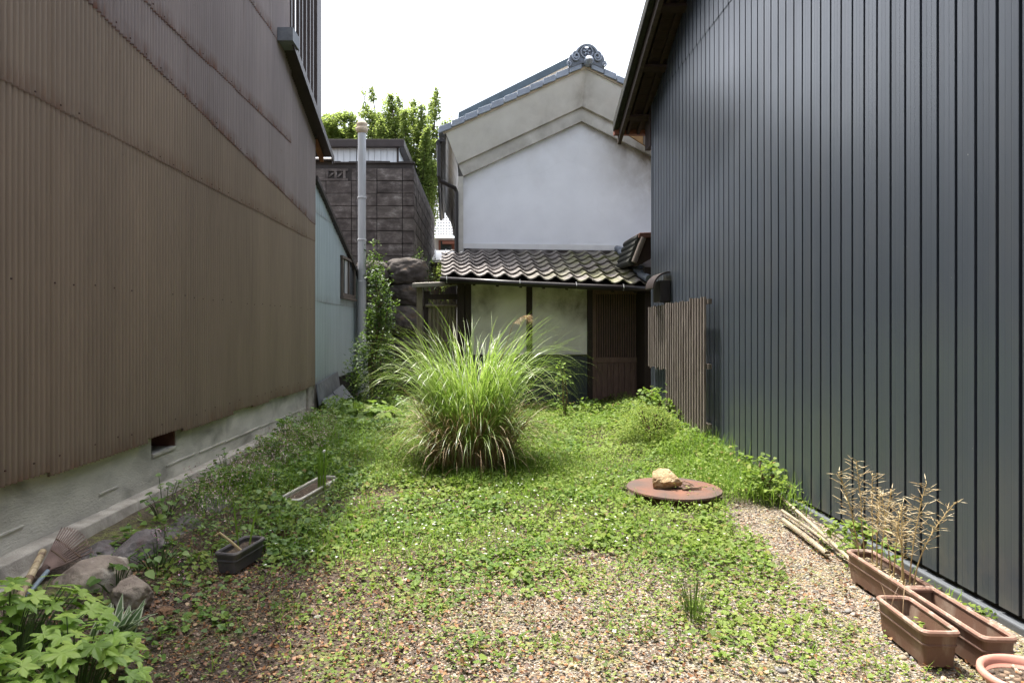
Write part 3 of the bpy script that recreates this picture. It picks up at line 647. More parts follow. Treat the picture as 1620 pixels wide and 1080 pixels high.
# small white house behind the block wall
SH = thing('small_white_house', 'small white metal house with brown flat roof above the block wall', 'house', (-4.0, 20.5, 5.6))
sx0, sx1 = -6.5, -2.45; sz1 = 6.84
f = MB()
for k in range(22):
    x = sx0 + k * 0.185; f.box(x, x + 0.175, 20.5, 20.56, 5.2, 6.98)
f.build('front_wall', M['tin_white'], SH)
MB().box(sx0, sx1 - 0.02, 20.57, 24, 5.2, 6.96).build('side_wall', M['tin_white'], SH)
MB().box(sx1 - 0.06, sx1 + 0.0, 20.48, 20.55, 5.2, 6.98).build('corner_post', M['brown_metal'], SH)
MB().box(sx0 - 0.1, sx1 + 0.18, 20.3, 24.2, 6.98, 7.20).build('roof', M['brown_metal'], SH, bev=0.01)

# ------------------------------------------------------------------ storehouse (kura)
A3 = R(3.0)
UD = Vector((math.cos(A3), math.sin(A3), 0)); VD = Vector((-math.sin(A3), math.cos(A3), 0))
KO = Vector((-0.36, 14.2, 0))
def K(u, v, z): return KO + UD * u + VD * v + Vector((0, 0, z))
KR = thing('storehouse', 'white plastered storehouse with tiled gable roof', 'storehouse', tuple(KO))
KW, KL, APX = 4.95, 9.0, 2.47
sl = 0.492
def gable_grid(name, mt, top, u0, u1, v, z0, stain, nu=40, nz=30, th=None):
    V = []; S = []
    us = np.unique(np.concatenate([np.linspace(u0, u1, nu), [APX]])); 
    for u in us:
        t = top(u)
        for j in range(nz + 1):
            z = z0 + (t - z0) * j / nz; V.append(K(u, v, z)); S.append(stain(u, z))
    m = nz + 1
    F = [(i * m + j, (i + 1) * m + j, (i + 1) * m + j + 1, i * m + j + 1) for i in range(len(us) - 1) for j in range(nz)]
    return finish(name, V, F, mt, KR, attrs={'stain': S})
inner = lambda u: 5.90 - abs(u - APX) * 0.475
def gst(u, z):
    s = 0.6 * max(0, 1 - (inner(u) - z) / 0.35) * (0.4 + 0.6 * (u > 2.6)) + 0.75 * max(0, min(1, (u - 2.7) / 1.4)) * max(0, min(1, (z - 3.6) / 1.2))
    s += 0.25 * max(0, 1 - (u) / 0.15) + 0.5 * max(0, 1 - abs(z - 3.2) / 0.12) * (u > 0.8)
    return min(1, s)
gable_grid('gable_wall', M['white_plaster'], lambda u: inner(u) + 0.1, 0.0, KW, 0.0, 1.0, gst)
f = MB().prism([K(0.02, 0.05, 0), K(0.02, KL, 0), K(0.02, KL, 5.2), K(0.02, 0.05, 4.7)], UD * (KW - 0.04))
f.build('wall_core', M['white_paint'], KR)
# side wall and flared plaster eave on the left
def strip(name, mt, rows, stains, nseg=30, parent=KR, rev=False):
    """rows: list of functions t->Vector along the strip"""
    V = []; S = []
    for j, (r, st) in enumerate(zip(rows, stains)):
        for i in range(nseg + 1):
            V.append(r(i / nseg)); S.append(st)
    n = nseg + 1
    F = [(j * n + i, j * n + i + 1, (j + 1) * n + i + 1, (j + 1) * n + i) for j in range(len(rows) - 1) for i in range(nseg)]
    return finish(name, V, F, mt, parent, attrs={'stain': S})
strip('side_wall', M['eave_plaster'], [lambda t: K(0, t * KL, 0), lambda t: K(0, t * KL, 3.4), lambda t: K(-0.002, t * KL, 4.65)], [0.1, 0.2, 0.3])
strip('eave_soffit', M['eave_plaster'], [lambda t: K(-0.0, -0.1 + t * KL, 4.66), lambda t: K(-0.10, -0.1 + t * KL, 4.70), lambda t: K(-0.12, -0.12 + t * KL, 4.95), lambda t: K(-0.19, -0.22 + t * KL, 5.15), lambda t: K(-0.36, -0.5 + t * (KL + .4), 5.45)], [0.5, 0.25, 0.3, 0.25, 0.6])
# stepped band round the gable
def vee(name, mt, off_in, off_out, v_in, v_out, st_in, st_out, uin, uout):
    """a gable-following band from the lower line (inner + off_in at depth v_in) to the upper one"""
    V = []; S = []; ss = np.linspace(0, 1, 31); rows = 7
    for j in range(rows):
        q = j / (rows - 1)
        for t in np.concatenate([ss, 1 + ss[1:]]):
            ul = uin + (uout - uin) * q
            u = ul + (APX - ul) * t if t <= 1 else APX + (KW - ul - APX) * (t - 1)
            zi = inner(u) + off_in; zo = inner(u) + off_out
            V.append(K(u, v_in + (v_out - v_in) * q, zi + (zo - zi) * q)); S.append(st_in + (st_out - st_in) * q + (0.5 * max(0, 1 - abs(u - APX) / 0.25) if name == 'verge_soffit' else 0) + (0.5 * (u > 3.6)))
    n = 61
    F = [(j * n + i, j * n + i + 1, (j + 1) * n + i + 1, (j + 1) * n + i) for j in range(rows - 1) for i in range(n - 1)]
    return finish(name, V, F, mt, KR, attrs={'stain': S})
vee('band_under', M['band_plaster'], 0.0, 0.0, 0.0, -0.10, 0.9, 0.9, 0.0, 0.0)
vee('gable_band', M['band_plaster'], 0.0, 0.27, -0.10, -0.10, 0.65, 0.35, 0.0, -0.10)
vee('band_step', M['band_plaster'], 0.27, 0.285, -0.10, -0.17, 0.9, 0.9, -0.10, -0.11)
vee('verge_soffit', M['eave_plaster'], 0.285, 0.93, -0.17, -0.52, 0.35, 0.05, -0.11, -0.36)
vee('verge_lath', M['cream'], 0.925, 0.985, -0.545, -0.545, 0, 0, -0.40, -0.42)
# corner strip under band
strip('corner_band', M['band_plaster'], [lambda t: K(-0.10, -0.10, 4.72 + 0 * t - (1 - t) * 1.55), lambda t: K(0.0, -0.10, 4.72 - (1 - t) * 1.55)], [0.5, 0.5], 12)
strip('corner_band', M['band_plaster'], [lambda t: K(-0.10, 0.10, 4.72 - (1 - t) * 1.55), lambda t: K(-0.10, -0.10, 4.72 - (1 - t) * 1.55)], [0.5, 0.5], 12)
# roof slabs
rz = lambda u: inner(u) + 1.0
f = MB()
f.prism([K(-0.46, -0.53, rz(-0.46)), K(APX, -0.53, rz(APX)), K(2 * APX + 0.46, -0.53, rz(2 * APX + 0.46)), K(2 * APX + 0.46, -0.53, rz(2 * APX + .46) + 0.03), K(APX, -0.53, rz(APX) + 0.03), K(-0.46, -0.53, rz(-0.46) + 0.03)], VD * (KL + 0.9))
f.build('roof_deck', M['kura_tile'], KR)
f = MB(); rr = random.Random(3)
nt_ = 11
for side in (-1, 1):
    for k in range(nt_):
        ua = APX + side * (0.10 + k * 0.262); ub = APX + side * (0.10 + (k + 1) * 0.262 - 0.012)
        za = rz(ua) + 0.045; zb = rz(ub) + 0.015
        lift = 0.05
        a0 = K(ua, -0.59, za); b0 = K(ub, -0.59, zb + lift); dn = Vector((0, 0, -0.085)); up = Vector((0, 0, 0.045))
        f.prism([a0 + dn, b0 + dn, b0 + up, a0 + up], VD * (0.42 + rr.uniform(-0.006, 0.0)))
f.build('verge_tiles', M['kura_tile'], KR, bev=0.008)
f = MB()
for k in range(34):
    v_ = -0.35 + k * 0.27; f.tube([K(-0.50, v_, rz(-0.5) + 0.05), K(-0.2, v_, rz(-0.2) + 0.07)], 0.055, 8)
f.build('eave_tiles', M['kura_tile'], KR, smooth=True)
f = MB().prism([K(APX - 0.15, -0.45, rz(APX)), K(APX + 0.15, -0.45, rz(APX)), K(APX + 0.13, -0.45, rz(APX) + 0.28), K(APX - 0.13, -0.45, rz(APX) + 0.28)], VD * (KL + .5))
f.build('ridge', M['kura_tile'], KR)
# ridge-end ornament
OSX = 0.80
def spiral(cx, cz, r0, r1, a0, a1, n=22):
    return [K(APX + OSX * cx + OSX * (r0 + (r1 - r0) * i / n) * math.cos(a0 + (a1 - a0) * i / n), -0.62, cz + (r0 + (r1 - r0) * i / n) * math.sin(a0 + (a1 - a0) * i / n)) for i in range(n + 1)]
oz = rz(APX) + 0.02
out = []
for i in range(33):
    a = math.pi * i / 32
    r = 0.30 + 0.035 * math.cos(6 * a) * (0.3 < a < 2.84) + 0.16 * abs(math.cos(a)) ** 3
    out.append(K(APX + OSX * r * math.cos(a), -0.60, oz + 0.02 + r * 1.05 * math.sin(a)))
out += [K(APX - 0.36, -0.60, oz - 0.12), K(APX, -0.60, oz + 0.02), K(APX + 0.36, -0.60, oz - 0.12)]
orn = MB().prism(out, VD * 0.10).build('ridge_ornament', M['ornament_tile'], KR, bev=0.012)
f = MB()
f.tube([K(APX + 0.31 * OSX * math.cos(math.pi * i / 24), -0.61, oz + 0.05 + 0.31 * math.sin(math.pi * i / 24)) for i in range(3, 22)], 0.028, 8)
for s in (-1, 1):
    f.tube(spiral(s * 0.27, oz + 0.12, 0.105, 0.025, math.pi / 2 if s > 0 else math.pi / 2, (math.pi / 2 - s * 3.4 * math.pi)), 0.019, 8)
    f.tube(spiral(s * 0.44, oz - 0.03, 0.06, 0.018, math.pi / 2, math.pi / 2 - s * 2.6 * math.pi), 0.014, 8)
f.build('scroll', M['kura_tile'], orn, smooth=True)
f = MB()
f.tube([K(APX + 0.12 * math.cos(2 * math.pi * i / 24), -0.62, oz + 0.21 + 0.12 * math.sin(2 * math.pi * i / 24)) for i in range(25)], 0.014, 8)
for k in range(5):
    a = math.pi / 2 + 2 * math.pi * k / 5; f.tube([K(APX + 0.02 * math.cos(a), -0.62, oz + 0.21 + 0.02 * math.sin(a)), K(APX + 0.075 * math.cos(a), -0.62, oz + 0.21 + 0.075 * math.sin(a))], 0.02, 8)
f.build('crest', M['kura_tile'], orn, smooth=True)
f = MB(); c0 = K(APX + 0.03, -0.70, oz + 0.02)
f.tube([c0, c0 - VD * 0.02, c0 + VD * 0.0 , c0 + VD * 0.3], [0.085, 0.07, 0.092, 0.092], 20)
f.build('ridge_end_tile', M['kura_tile'], orn)
# raised metal roof over the tiles
f = MB(); v0 = 1.3
def rp(u, dz): return K(u, v0, 7.63 - abs(u - 2.5) * 0.515 + dz)
ul, ur = -0.07, 5.1
f.prism([rp(ul, 0), rp(2.5, 0), rp(ur, 0), rp(ur, 0.17), rp(2.5, 0.17), rp(ul, 0.17)], VD * 7.5)
up = f.build('upper_roof', M['roof_metal'], KR)
f = MB(); f.prism([rp(ul + 0.15, -0.13), rp(2.5, -0.13), rp(ur - 0.15, -0.13), rp(ur - 0.15, -0.004), rp(2.5, -0.004), rp(ul + 0.15, -0.004)], VD * 7.3)
f.build('soffit', M['cream'], up)
f = MB()
for vv in (1.7, 5.0, 8.0):
    for uu in (0.4, 4.3): f.bar(K(uu, vv, rz(uu)), K(uu, vv, 7.55 - abs(uu - 2.5) * 0.515 - 0.12), 0.1, 0.1)
f.build('roof_strut', M['eave_wood'], up)
# eave gutter and downpipe
f = MB(); f.tube([K(-0.50, -0.4, 5.33), K(-0.50, KL + 0.3, 5.33)], 0.06, 10)
f.bar(K(-0.43, -0.48, 5.36), K(-0.43, KL + 0.3, 5.36), 0.10, 0.06)
f.build('eave_gutter', M['gutter'], KR, smooth=False)
f = MB(); f.tube([K(-0.5, -0.36, 5.33), K(-0.5, -0.36, 4.66), K(-0.47, -0.33, 4.57), K(-0.17, -0.18, 4.46), K(-0.14, -0.16, 4.38), K(-0.14, -0.16, 3.1)], 0.042, 10)
f.build('downpipe', M['gutter'], KR)
# stained flashing where the lean-to roof meets the gable
V = []; S = []
f = MB().prism([K(0.02, -0.02, 3.02), K(3.35, -0.02, 3.02), K(3.35, -0.02, 3.20), K(0.02, -0.02, 3.235)], VD * -0.07)
f.build('roof_flashing', mat('stained_flashing', (0.30, 0.28, 0.265), (0.045, 0.038, 0.035), 3.2, (1, 1, 3), 0.9, lo=0.42, hi=0.66), KR)
MB().prism([K(0.0, -0.002, 3.235), K(3.35, -0.002, 3.22), K(3.35, -0.002, 3.33), K(0.0, -0.002, 3.345)], VD * -0.012).build('skirting_band', M['white_paint'], KR)

# ------------------------------------------------------------------ tiled lean-to in front of the storehouse
LO = Vector((-0.32, 12.95, 0))
def L(u, v, z): return LO + UD * u + VD * v + Vector((0, 0, z))
LT = thing('tiled_outhouse', 'low outhouse with mossy tiled roof, cream mud walls and a lattice door', 'outhouse', tuple(LO))
def wall_panel(u0, u1, z0, z1, v, st, label=None):
    V = []; S = []; nu, nz = 24, 24
    for i in range(nu + 1):
        for j in range(nz + 1):
            u = u0 + (u1 - u0) * i / nu; z = z0 + (z1 - z0) * j / nz; V.append(L(u, v, z)); S.append(st((u - u0) / (u1 - u0), (z - z0) / (z1 - z0)))
    m = nz + 1
    F = [(i * m + j, (i + 1) * m + j, (i + 1) * m + j + 1, i * m + j + 1) for i in range(nu) for j in range(nz)]
    o = finish('plaster_panel', V, F, M['mud_plaster'], LT, attrs={'stain': S})
    if label: o['label'] = label
def st1(a, b): return min(1, 0.95 * max(0, 1 - math.hypot((a - 0.2) / 0.42, (b - 0.72) / 0.3)) + 0.6 * max(0, (b - 0.75) / 0.25))
def st2(a, b): return min(1, 1.5 * max(0, min(1, (b - (0.62 - 0.30 * a)) / 0.35)) * max(0.0, min(1, (a + 0.12) / 0.3)) + 0.7 * max(0, (b - 0.82) / 0.18))
wall_panel(0.145, 1.2, 1.07, 2.46, 0.03, st1, 'cream plaster panel with a faint grey stain'); wall_panel(1.31, 2.37, 1.07, 2.46, 0.03, st2, 'cream plaster panel with a large brown stain')
f = MB(); 
for k in range(27):
    u = 0.145 + k * 0.0825; f.box(u, u + 0.078, 0.0, 0.03, 0.05, 1.055, T=L)
f.box(0.145, 2.37, 0.012, 0.028, 0.05, 1.05, T=L)
f.build('wainscot', M['wainscot'], LT)
MB().box(0.145, 2.37, -0.012, 0.05, 1.056, 1.085, T=L).build('wall_rail', M['dark_wood'], LT)
for (a, b_) in ((-0.12, 0.02), (0.03, 0.145), (1.2, 1.31), (2.37, 2.47), (3.50, 3.62)):
    MB().box(a, b_, -0.03, 0.10, 0, 2.55, T=L).build('post', M['dark_wood'], LT, bev=0.006)
MB().box(-0.35, 3.75, -0.05, 0.10, 2.42, 2.56, T=L).build('header_beam', M['dark_wood'], LT)
MB().box(-0.1, 3.7, 0.06, 1.2, 0.0, 2.4, T=L).build('wall_core', M['dark_void'], LT)
# door
D = MB()
D.box(2.47, 2.545, -0.015, 0.045, 0.05, 2.40, T=L).box(3.42, 3.50, -0.015, 0.045, 0.05, 2.40, T=L).box(2.545, 3.42, -0.014, 0.045, 2.24, 2.33, T=L).box(2.545, 3.42, -0.02, 0.045, 0.93, 1.03, T=L).box(2.545, 3.42, -0.014, 0.045, 0.05, 0.13, T=L)
door = D.build('lattice_door', M['door_wood'], LT, bev=0.004)
f = MB()
for k in range(19):
    u = 2.562 + k * 0.0455; f.box(u, u + 0.022, -0.008, 0.022, 1.03, 2.24, T=L)
f.build('lattice', M['door_wood'], door)
f = MB()
for k in range(8):
    u = 2.549 + k * 0.109; f.box(u, u + 0.103, -0.002 - 0.004 * (k % 2), 0.025, 0.13, 0.93, T=L)
f.build('door_planks', M['door_wood'], door, bev=0.003)
f = MB()
for k in range(4):
    u = 2.60 + k * 0.218; f.box(u, u + 0.018, -0.016, -0.0065, 0.13, 0.93, T=L)
f.build('door_battens', M['door_wood'], door)
MB().box(2.6, 3.45, 0.046, 0.055, 1.0, 2.25, T=L).build('door_backing', M['dark_void'], door)
# tiled roof
TU, TV = 0.305, 0.30
def rsurf(u, s):
    """s: 0 at the eave, 1 at the wall; the right end of the eave sags"""
    v = -0.78 + 2.03 * s; z = 2.50 - 0.043 * max(0, u) * (1 - s) + s * 0.66
    return v, z
V = []; F = []; MO = []
def tprof(a):                                                       # S shape of a pantile, a in 0..1
    return 0.052 * (0.5 - 0.5 * math.cos(2 * math.pi * min(1, max(0, (a - 0.42) / 0.58)))) if a > 0.42 else -0.022 * math.sin(math.pi * a / 0.42)
NS, NP = 7, 14; tr = random.Random(5)
for r_ in range(NS):
    for c_ in range(13):
        u0 = -0.42 + c_ * TU
        if u0 > 3.55: continue
        s0 = r_ / NS; s1 = min(1.0, (r_ + 1.16) / NS); j1, j2 = tr.uniform(-0.006, 0.006), tr.uniform(-0.005, 0.008)
        b0 = len(V)
        for (s, lift) in ((s0, 0.052 + j2), (s1, 0.012)):
            for th in (0, 1):
                for i in range(NP + 1):
                    a = i / NP; u = u0 + a * TU * 1.04 + j1; v_, z_ = rsurf(u, s)
                    sag = 0.010 * math.sin(math.pi * a) if s == s0 else 0
                    V.append(L(u, v_ - sag, z_ + tprof(a) + lift - 0.024 * th)); MO.append(min(1, max(0, (u - 0.9) / 1.6)) * 0.95)
        n = NP + 1
        for i in range(NP):
            F.append((b0 + i, b0 + i + 1, b0 + 2 * n + i + 1, b0 + 2 * n + i))           # top
            F.append((b0 + n + i + 1, b0 + n + i, b0 + 3 * n + i, b0 + 3 * n + i + 1))    # underside
            F.append((b0 + i + 1, b0 + i, b0 + n + i, b0 + n + i + 1))                    # front edge
        F.append((b0, b0 + 2 * n, b0 + 3 * n, b0 + n)); F.append((b0 + NP, b0 + n + NP, b0 + 3 * n + NP, b0 + 2 * n + NP))
tile = finish('roof_tiles', V, F, M['lean_tile'], LT, attrs={'moss': MO})
dk = MB()
pts = [(-0.36, 0), (3.9, 0), (3.9, 1), (-0.36, 1)]
dk.prism([L(u, rsurf(u, s)[0] + (0.03 if s == 0 else 0), rsurf(u, s)[1] - 0.035) for u, s in pts], Vector((0, 0, -0.04)))
dk.build('roof_deck', M['dark_wood'], LT)
f = MB()
for k in range(10):
    u = -0.25 + k * 0.42; f.bar(L(u, -0.72, rsurf(u, 0)[1] - 0.11), L(u, 0.2, rsurf(u, 0.48)[1] - 0.11), 0.05, 0.07)
f.build('rafter', M['dark_wood'], LT)
g0, g1 = L(-0.44, -0.83, 2.455), L(3.62, -0.83, 2.285)
f = MB(); f.tube([g0, g0.lerp(g1, .33) + Vector((0, 0, -.012)), g0.lerp(g1, .66) + Vector((0, 0, -.012)), g1], 0.052, 12)
gt = f.build('gutter', M['gutter'], LT, smooth=True)
f = MB()
for t in (0.03, 0.35, 0.60, 0.81, 0.96):
    p = g0.lerp(g1, t); f.tube([p + Vector((0, 0.1, 0.06)), p + Vector((0, -0.03, 0.055)), p + Vector((0, -0.06, 0)), p + Vector((0, -0.02, -0.06))], 0.006, 6)
f.build('gutter_hook', M['grey_pipe'], gt)
f = MB(); f.tube([g1, g1 + Vector((0.02, 0.1, -0.12)), L(3.66, -0.12, 2.0), L(3.66, -0.10, 0.1)], 0.042, 10).build('downpipe', M['gutter'], LT)
f = MB()
for k in range(7):
    s0, s1 = k / 7, (k + 1.08) / 7; a = L(3.33 , rsurf(3.3, s0)[0] - 0.03, rsurf(3.3, s0)[1] + 0.12); b_ = L(3.26, rsurf(3.3, s1)[0], rsurf(3.3, s1)[1] + 0.10)
    f.tube([a, b_], [0.075, 0.062], 14)
f.build('verge_ridge', M['ornament_tile'], LT, smooth=False)
# low tiled return against the dark building
RT = thing('tiled_canopy_end', 'small dark tiled roof end wedged between the outhouse roof and dark siding', 'canopy', (3.1, 12.3, 2.6))
f = MB(); 
a, b_, c_ = at(1002, 402, 12.4), at(1016, 372, 12.4), at(1034, 372, 12.4)
f.prism([a, at(1008, 395, 12.4), at(1020, 374, 12.4), at(1052, 372, 12.4), at(1052, 398, 12.4), at(1010, 420, 12.4)], Vector((0, 1.4, 0.0)))
f.build('roof_end', M['eave_wood'], RT, bev=0.01)
f = MB()
f.tube([at(1003, 415, 12.3), at(1018, 376, 12.3)], 0.05, 10)
f.build('barge_board', M['old_wood'], RT)
f = MB()
for k in range(5):
    p = at(1000 + 3.3 * k, 413 - 9.5 * k, 12.35); f.tube([p, p + Vector((0.0, 1.2, 0.0))], 0.07, 10)
f.build('roof_tiles', M['verge_felt'], RT)
f = MB(); p = at(1012, 368, 12.3); f.prism([p, at(1040, 367, 12.3), at(1040, 375, 12.3), at(1010, 376, 12.3)], Vector((0, 1.3, 0.0)))
f.build('ridge_cap', M['brick_red'], RT, bev=0.01)
MB().box(3.0, 4.2, 12.45, 13.5, 0, 2.7).build('wall', M['dark_wood'], RT)

# ------------------------------------------------------------------ bamboo gate
GY = 13.15
G = thing('bamboo_gate', 'old bamboo slat gate with a grey plank roof beside the outhouse', 'gate', (-0.85, GY, 0))
a = at(664, 500, GY).x
MB().box(a - 0.055, a + 0.055, GY - 0.05, GY + 0.05, 0, 2.38).build('post', M['old_bamboo'], G)
MB().box(a + 0.075, a + 0.19, GY, GY + 0.08, 0, 2.30).build('post', M['dark_wood'], G)
p0, p1 = at(652, 451, GY - 0.25), at(738, 449, GY - 0.2)
MB().prism([p0 + Vector((0, 0, -0.045)), p1 + Vector((0, 0, -0.03)), p1 + Vector((0, 0, 0.05)), p0 + Vector((0, 0, 0.035))], (0, 0.6, 0.05)).build('plank_roof', M['grey_plank'], G, bev=0.01)
x0, x1 = at(677, 0, GY).x, at(722, 0, GY).x
f = MB()
n = 7
for k in range(n):
    x = x0 + (x1 - x0) * (k + 0.5) / n; f.tube([(x, GY, 0.25), (x, GY, 0.9), (x, GY, 1.6), (x, GY, 2.10 + 0.02 * (k % 3))], 0.037, 8)
gp = f.build('bamboo_panel', M['old_bamboo'], G, smooth=False)
f = MB()
for z in (2.02, 1.34, 0.6): MB().tube([(x0 - 0.04, GY - 0.06, z), (x1 + 0.04, GY - 0.06, z)], 0.03, 8).build('cross_rail', M['old_bamboo'], gp)
MB().box(x0 - 0.07, x1 + 0.06, GY - 0.03, GY + 0.05, 2.14, 2.24).box(x0 - 0.07, x0 - 0.02, GY - 0.03, GY + 0.05, 0.2, 2.14).build('gate_frame', M['dark_wood'], G)

# ------------------------------------------------------------------ right building
RX = 2.82
RB = thing('dark_sided_building', 'tall building clad in charcoal ribbed metal siding', 'building', (RX, 5, 0))
rroof = lambda y: 5.32 + (11.03 - y) * 0.425 if y > 4.2 else 8.22 - (4.2 - y) * 0.425
def siding(name, y0, y1, zb, zt, xo):
    P = 0.161; V = []; F = []
    prof_ = [(0, 0), (-0.006, 0.03), (0.033, 0.03), (0.0255, 0.0), (0.068, 0.0), (0.070, 0.0006), (0.072, 0.0006), (0.074, 0.0), (0.112, 0), (0.114, 0.0006), (0.116, 0.0006), (0.118, 0)]
    rr = random.Random(31); y = y0; pts = []
    k = 0
    while y < y1:
        jit = rr.uniform(-0.002, 0.002); tl = rr.uniform(-0.0015, 0.0015)
        for (d, x) in prof_: pts.append((y + d, RX - xo + x + jit * 0 + tl * (d / P)))
        y += P
    rows = []
    for (yy, xx) in pts:
        zz = np.linspace(zb, zt(yy), 10)
        for z in zz: V.append((xx + 0.004 * mnoise.noise(Vector((yy * 0.7, z * 0.5, 3))), yy, z))
    for i in range(len(pts) - 1):
        for j in range(9): F.append((i * 10 + j, i * 10 + j + 1, (i + 1) * 10 + j + 1, (i + 1) * 10 + j))
    return finish(name, V, F, M['siding'], RB)
siding('siding_sheet', -1.6, 11.2, 0.09, lambda y: 5.29, 0.0)
siding('siding_sheet', -1.6, 11.2, 5.275, lambda y: rroof(y) - 0.02 if rroof(y) > 5.35 else 5.33, 0.008)
MB().box(RX - 0.008, RX + 0.05, 11.2, 11.25, 0.05, 5.3).build('corner_trim', M['siding'], RB)
MB().box(RX + 0.03, RX + 6, -1.6, 11.2, -0.2, 5.2).prism([Vector((RX + 0.03, -1.6, 5.2)), Vector((RX + 0.03, 11.2, 5.2)), Vector((RX + 0.03, 4.2, 8.1))], (6, 0, 0)).build('wall_core', M['dark_void'], RB)
f = MB(); 
f.box(RX - 0.03, RX + 0.05, -1.6, 11.2, -0.1, 0.055)
f.build('base_flashing', M['flashing'], RB, bev=0.01)
# overhanging verge, seen from below
OX = 2.30; TH = 0.16
def slab(x0, x1, ya, yb, lo, hi):
    return MB().prism([Vector((x0, ya, rroof(ya) + lo)), Vector((x0, yb, rroof(yb) + lo)), Vector((x0, yb, rroof(yb) + hi)), Vector((x0, ya, rroof(ya) + hi))], (x1 - x0, 0, 0))
vr = slab(OX + 0.03, RX + 6, 4.2, 11.85, 0.06, 0.14).build('verge_roof', M['verge_felt'], RB)
slab(OX + 0.03, RX + 6, -1.6, 4.2, 0.06, 0.14).build('verge_roof', M['verge_felt'], RB)
f = MB(); yv = 4.2
f = slab(OX, OX + 0.09, 4.2, 11.85, 0.02, 0.20)
f.build('verge_edge', M['verge_felt'], vr, bev=0.015)
slab(OX + 0.10, OX + 0.16, 4.2, 11.95, -0.13, 0.055).build('barge_board', M['barge_wood'], vr)
f = MB(); rr = random.Random(6)
y = 4.3
while y < 11.75:
    f.prism([Vector((OX + 0.165, y, rroof(y) + 0.02)), Vector((OX + 0.165, y + 0.165, rroof(y + 0.165) + 0.02)), Vector((OX + 0.165, y + 0.165, rroof(y + .165) + 0.055 )), Vector((OX + 0.165, y, rroof(y) + 0.055))], (0.7, 0, 0)); y += 0.172
f.build('soffit_boards', M['eave_wood'], vr)
f = MB()
for x in (2.52, 2.70): 
    f.prism([Vector((x, 4.3, rroof(4.3) - 0.06)), Vector((x, 11.8, rroof(11.8) - 0.06)), Vector((x, 11.8, rroof(11.8) + 0.015)), Vector((x, 4.3, rroof(4.3) + 0.015))], (0.05, 0, 0))
f.build('soffit_batten', M['eave_wood'], vr)
f = MB()
for k in range(7):
    y = 5.2 + k * 1.02; f.prism([Vector((OX + 0.17, y, rroof(y) - 0.10)), Vector((OX + 0.17, y + 0.11, rroof(y + .11) - 0.10)), Vector((OX + 0.17, y + 0.11, rroof(y + .11) - 0.062)), Vector((OX + 0.17, y, rroof(y) - 0.062))], (0.6, 0, 0)); f.build('purlin_end', M['eave_wood'], vr); f = MB()
MB().box(OX + 0.02, RX + 3, 11.80, 11.92, rroof(11.85) - 0.03, rroof(11.85) + 0.14).build('eave_fascia', M['rusty_red'], vr)
MB().box(2.80, 2.88, 11.25, 11.6, 4.6, 5.25).build('eave_bracket', M['eave_wood'], vr)
MB().prism([at(978, 180, 13.6), at(1075, 180, 13.6), at(1075, 262, 13.6), at(1036, 240, 13.6), at(978, 203, 13.6)], (0, 0.06, 0)).build('mud_gable', M['mud_wall'], RB)
MB().prism([at(1018, 180, 13.57), at(1034, 180, 13.57), at(1034, 238, 13.57), at(1018, 228, 13.57)], (0, 0.025, 0)).build('mud_gable_board', M['old_wood'], RB)

# curved vent hood on the siding
HD = thing('vent_hood', 'curved dark metal vent hood on the charcoal siding above the slat panel', 'vent hood', (RX, 10.0, 2.2))
V = []; F = []; n = 12
hy0, hy1 = 10.08, 10.55
for i in range(n + 1):
    t = i / n; a = t * math.pi * 0.5
    x = RX - 0.02 - 0.25 * math.sin(a); z = 2.43 - 0.24 * (1 - math.cos(a))
    for y in (hy0, hy1): V.append((x, y, z))
    for y in (hy0, hy1): V.append((x + 0.012, y, z - 0.02))
for i in range(n):
    b0 = i * 4; F += [(b0, b0 + 4, b0 + 5, b0 + 1), (b0 + 2, b0 + 3, b0 + 7, b0 + 6), (b0, b0 + 2, b0 + 6, b0 + 4), (b0 + 1, b0 + 5, b0 + 7, b0 + 3)]
F += [(4 * n, 4 * n + 2, 4 * n + 3, 4 * n + 1)]
finish('hood', V, F, M['brown_metal'], HD, smooth=False)
MB().box(RX - 0.16, RX - 0.005, hy0 + 0.03, hy1 - 0.03, 1.98, 2.30).build('vent_box', M['gutter'], HD, bev=0.01)

# slatted wooden panels hung on the siding
def slat_panel(label, y0, y1, z0, z1, x, pitch=0.112, sw=0.040, gap=None, lean=0.0):
    T = thing('slat_panel', label, 'slat panel', (x, (y0 + y1) / 2, z0), 'wooden slat panels on the charcoal siding')
    rr = random.Random(int(y0 * 100)); y = y0
    while y < y1 - 0.01:
        zt = z1 + rr.uniform(-0.012, 0.012); zb = z0 + rr.uniform(-0.02, 0.02)
        MB().prism([Vector((x + lean, y, zb)), Vector((x + lean, y + sw, zb)), Vector((x, y + sw, zt)), Vector((x, y, zt))], (0.026, 0, 0)).build('slat', M['fence_wood'], T)
        y += pitch
    for z in (z0 + 0.12, (z0 + z1) / 2, z1 - 0.06):
        MB().box(x + 0.03 + lean * (z1 - z) / (z1 - z0), x + 0.075, y0 - 0.06, y1 + 0.03, z - 0.03, z + 0.03).build('rail', M['old_wood'], T)
    return T
slat_panel('short weathered slat panel hung beside the lattice door', 9.94, 11.05, 0.98, 1.93, 2.70)
slat_panel('wide weathered slat panel reaching to the weeds', 8.86, 9.88, 0.34, 1.95, 2.69)
slat_panel('narrow weathered slat panel at the outer end by the bare siding', 8.18, 8.74, 0.30, 1.97, 2.68, pitch=0.108)

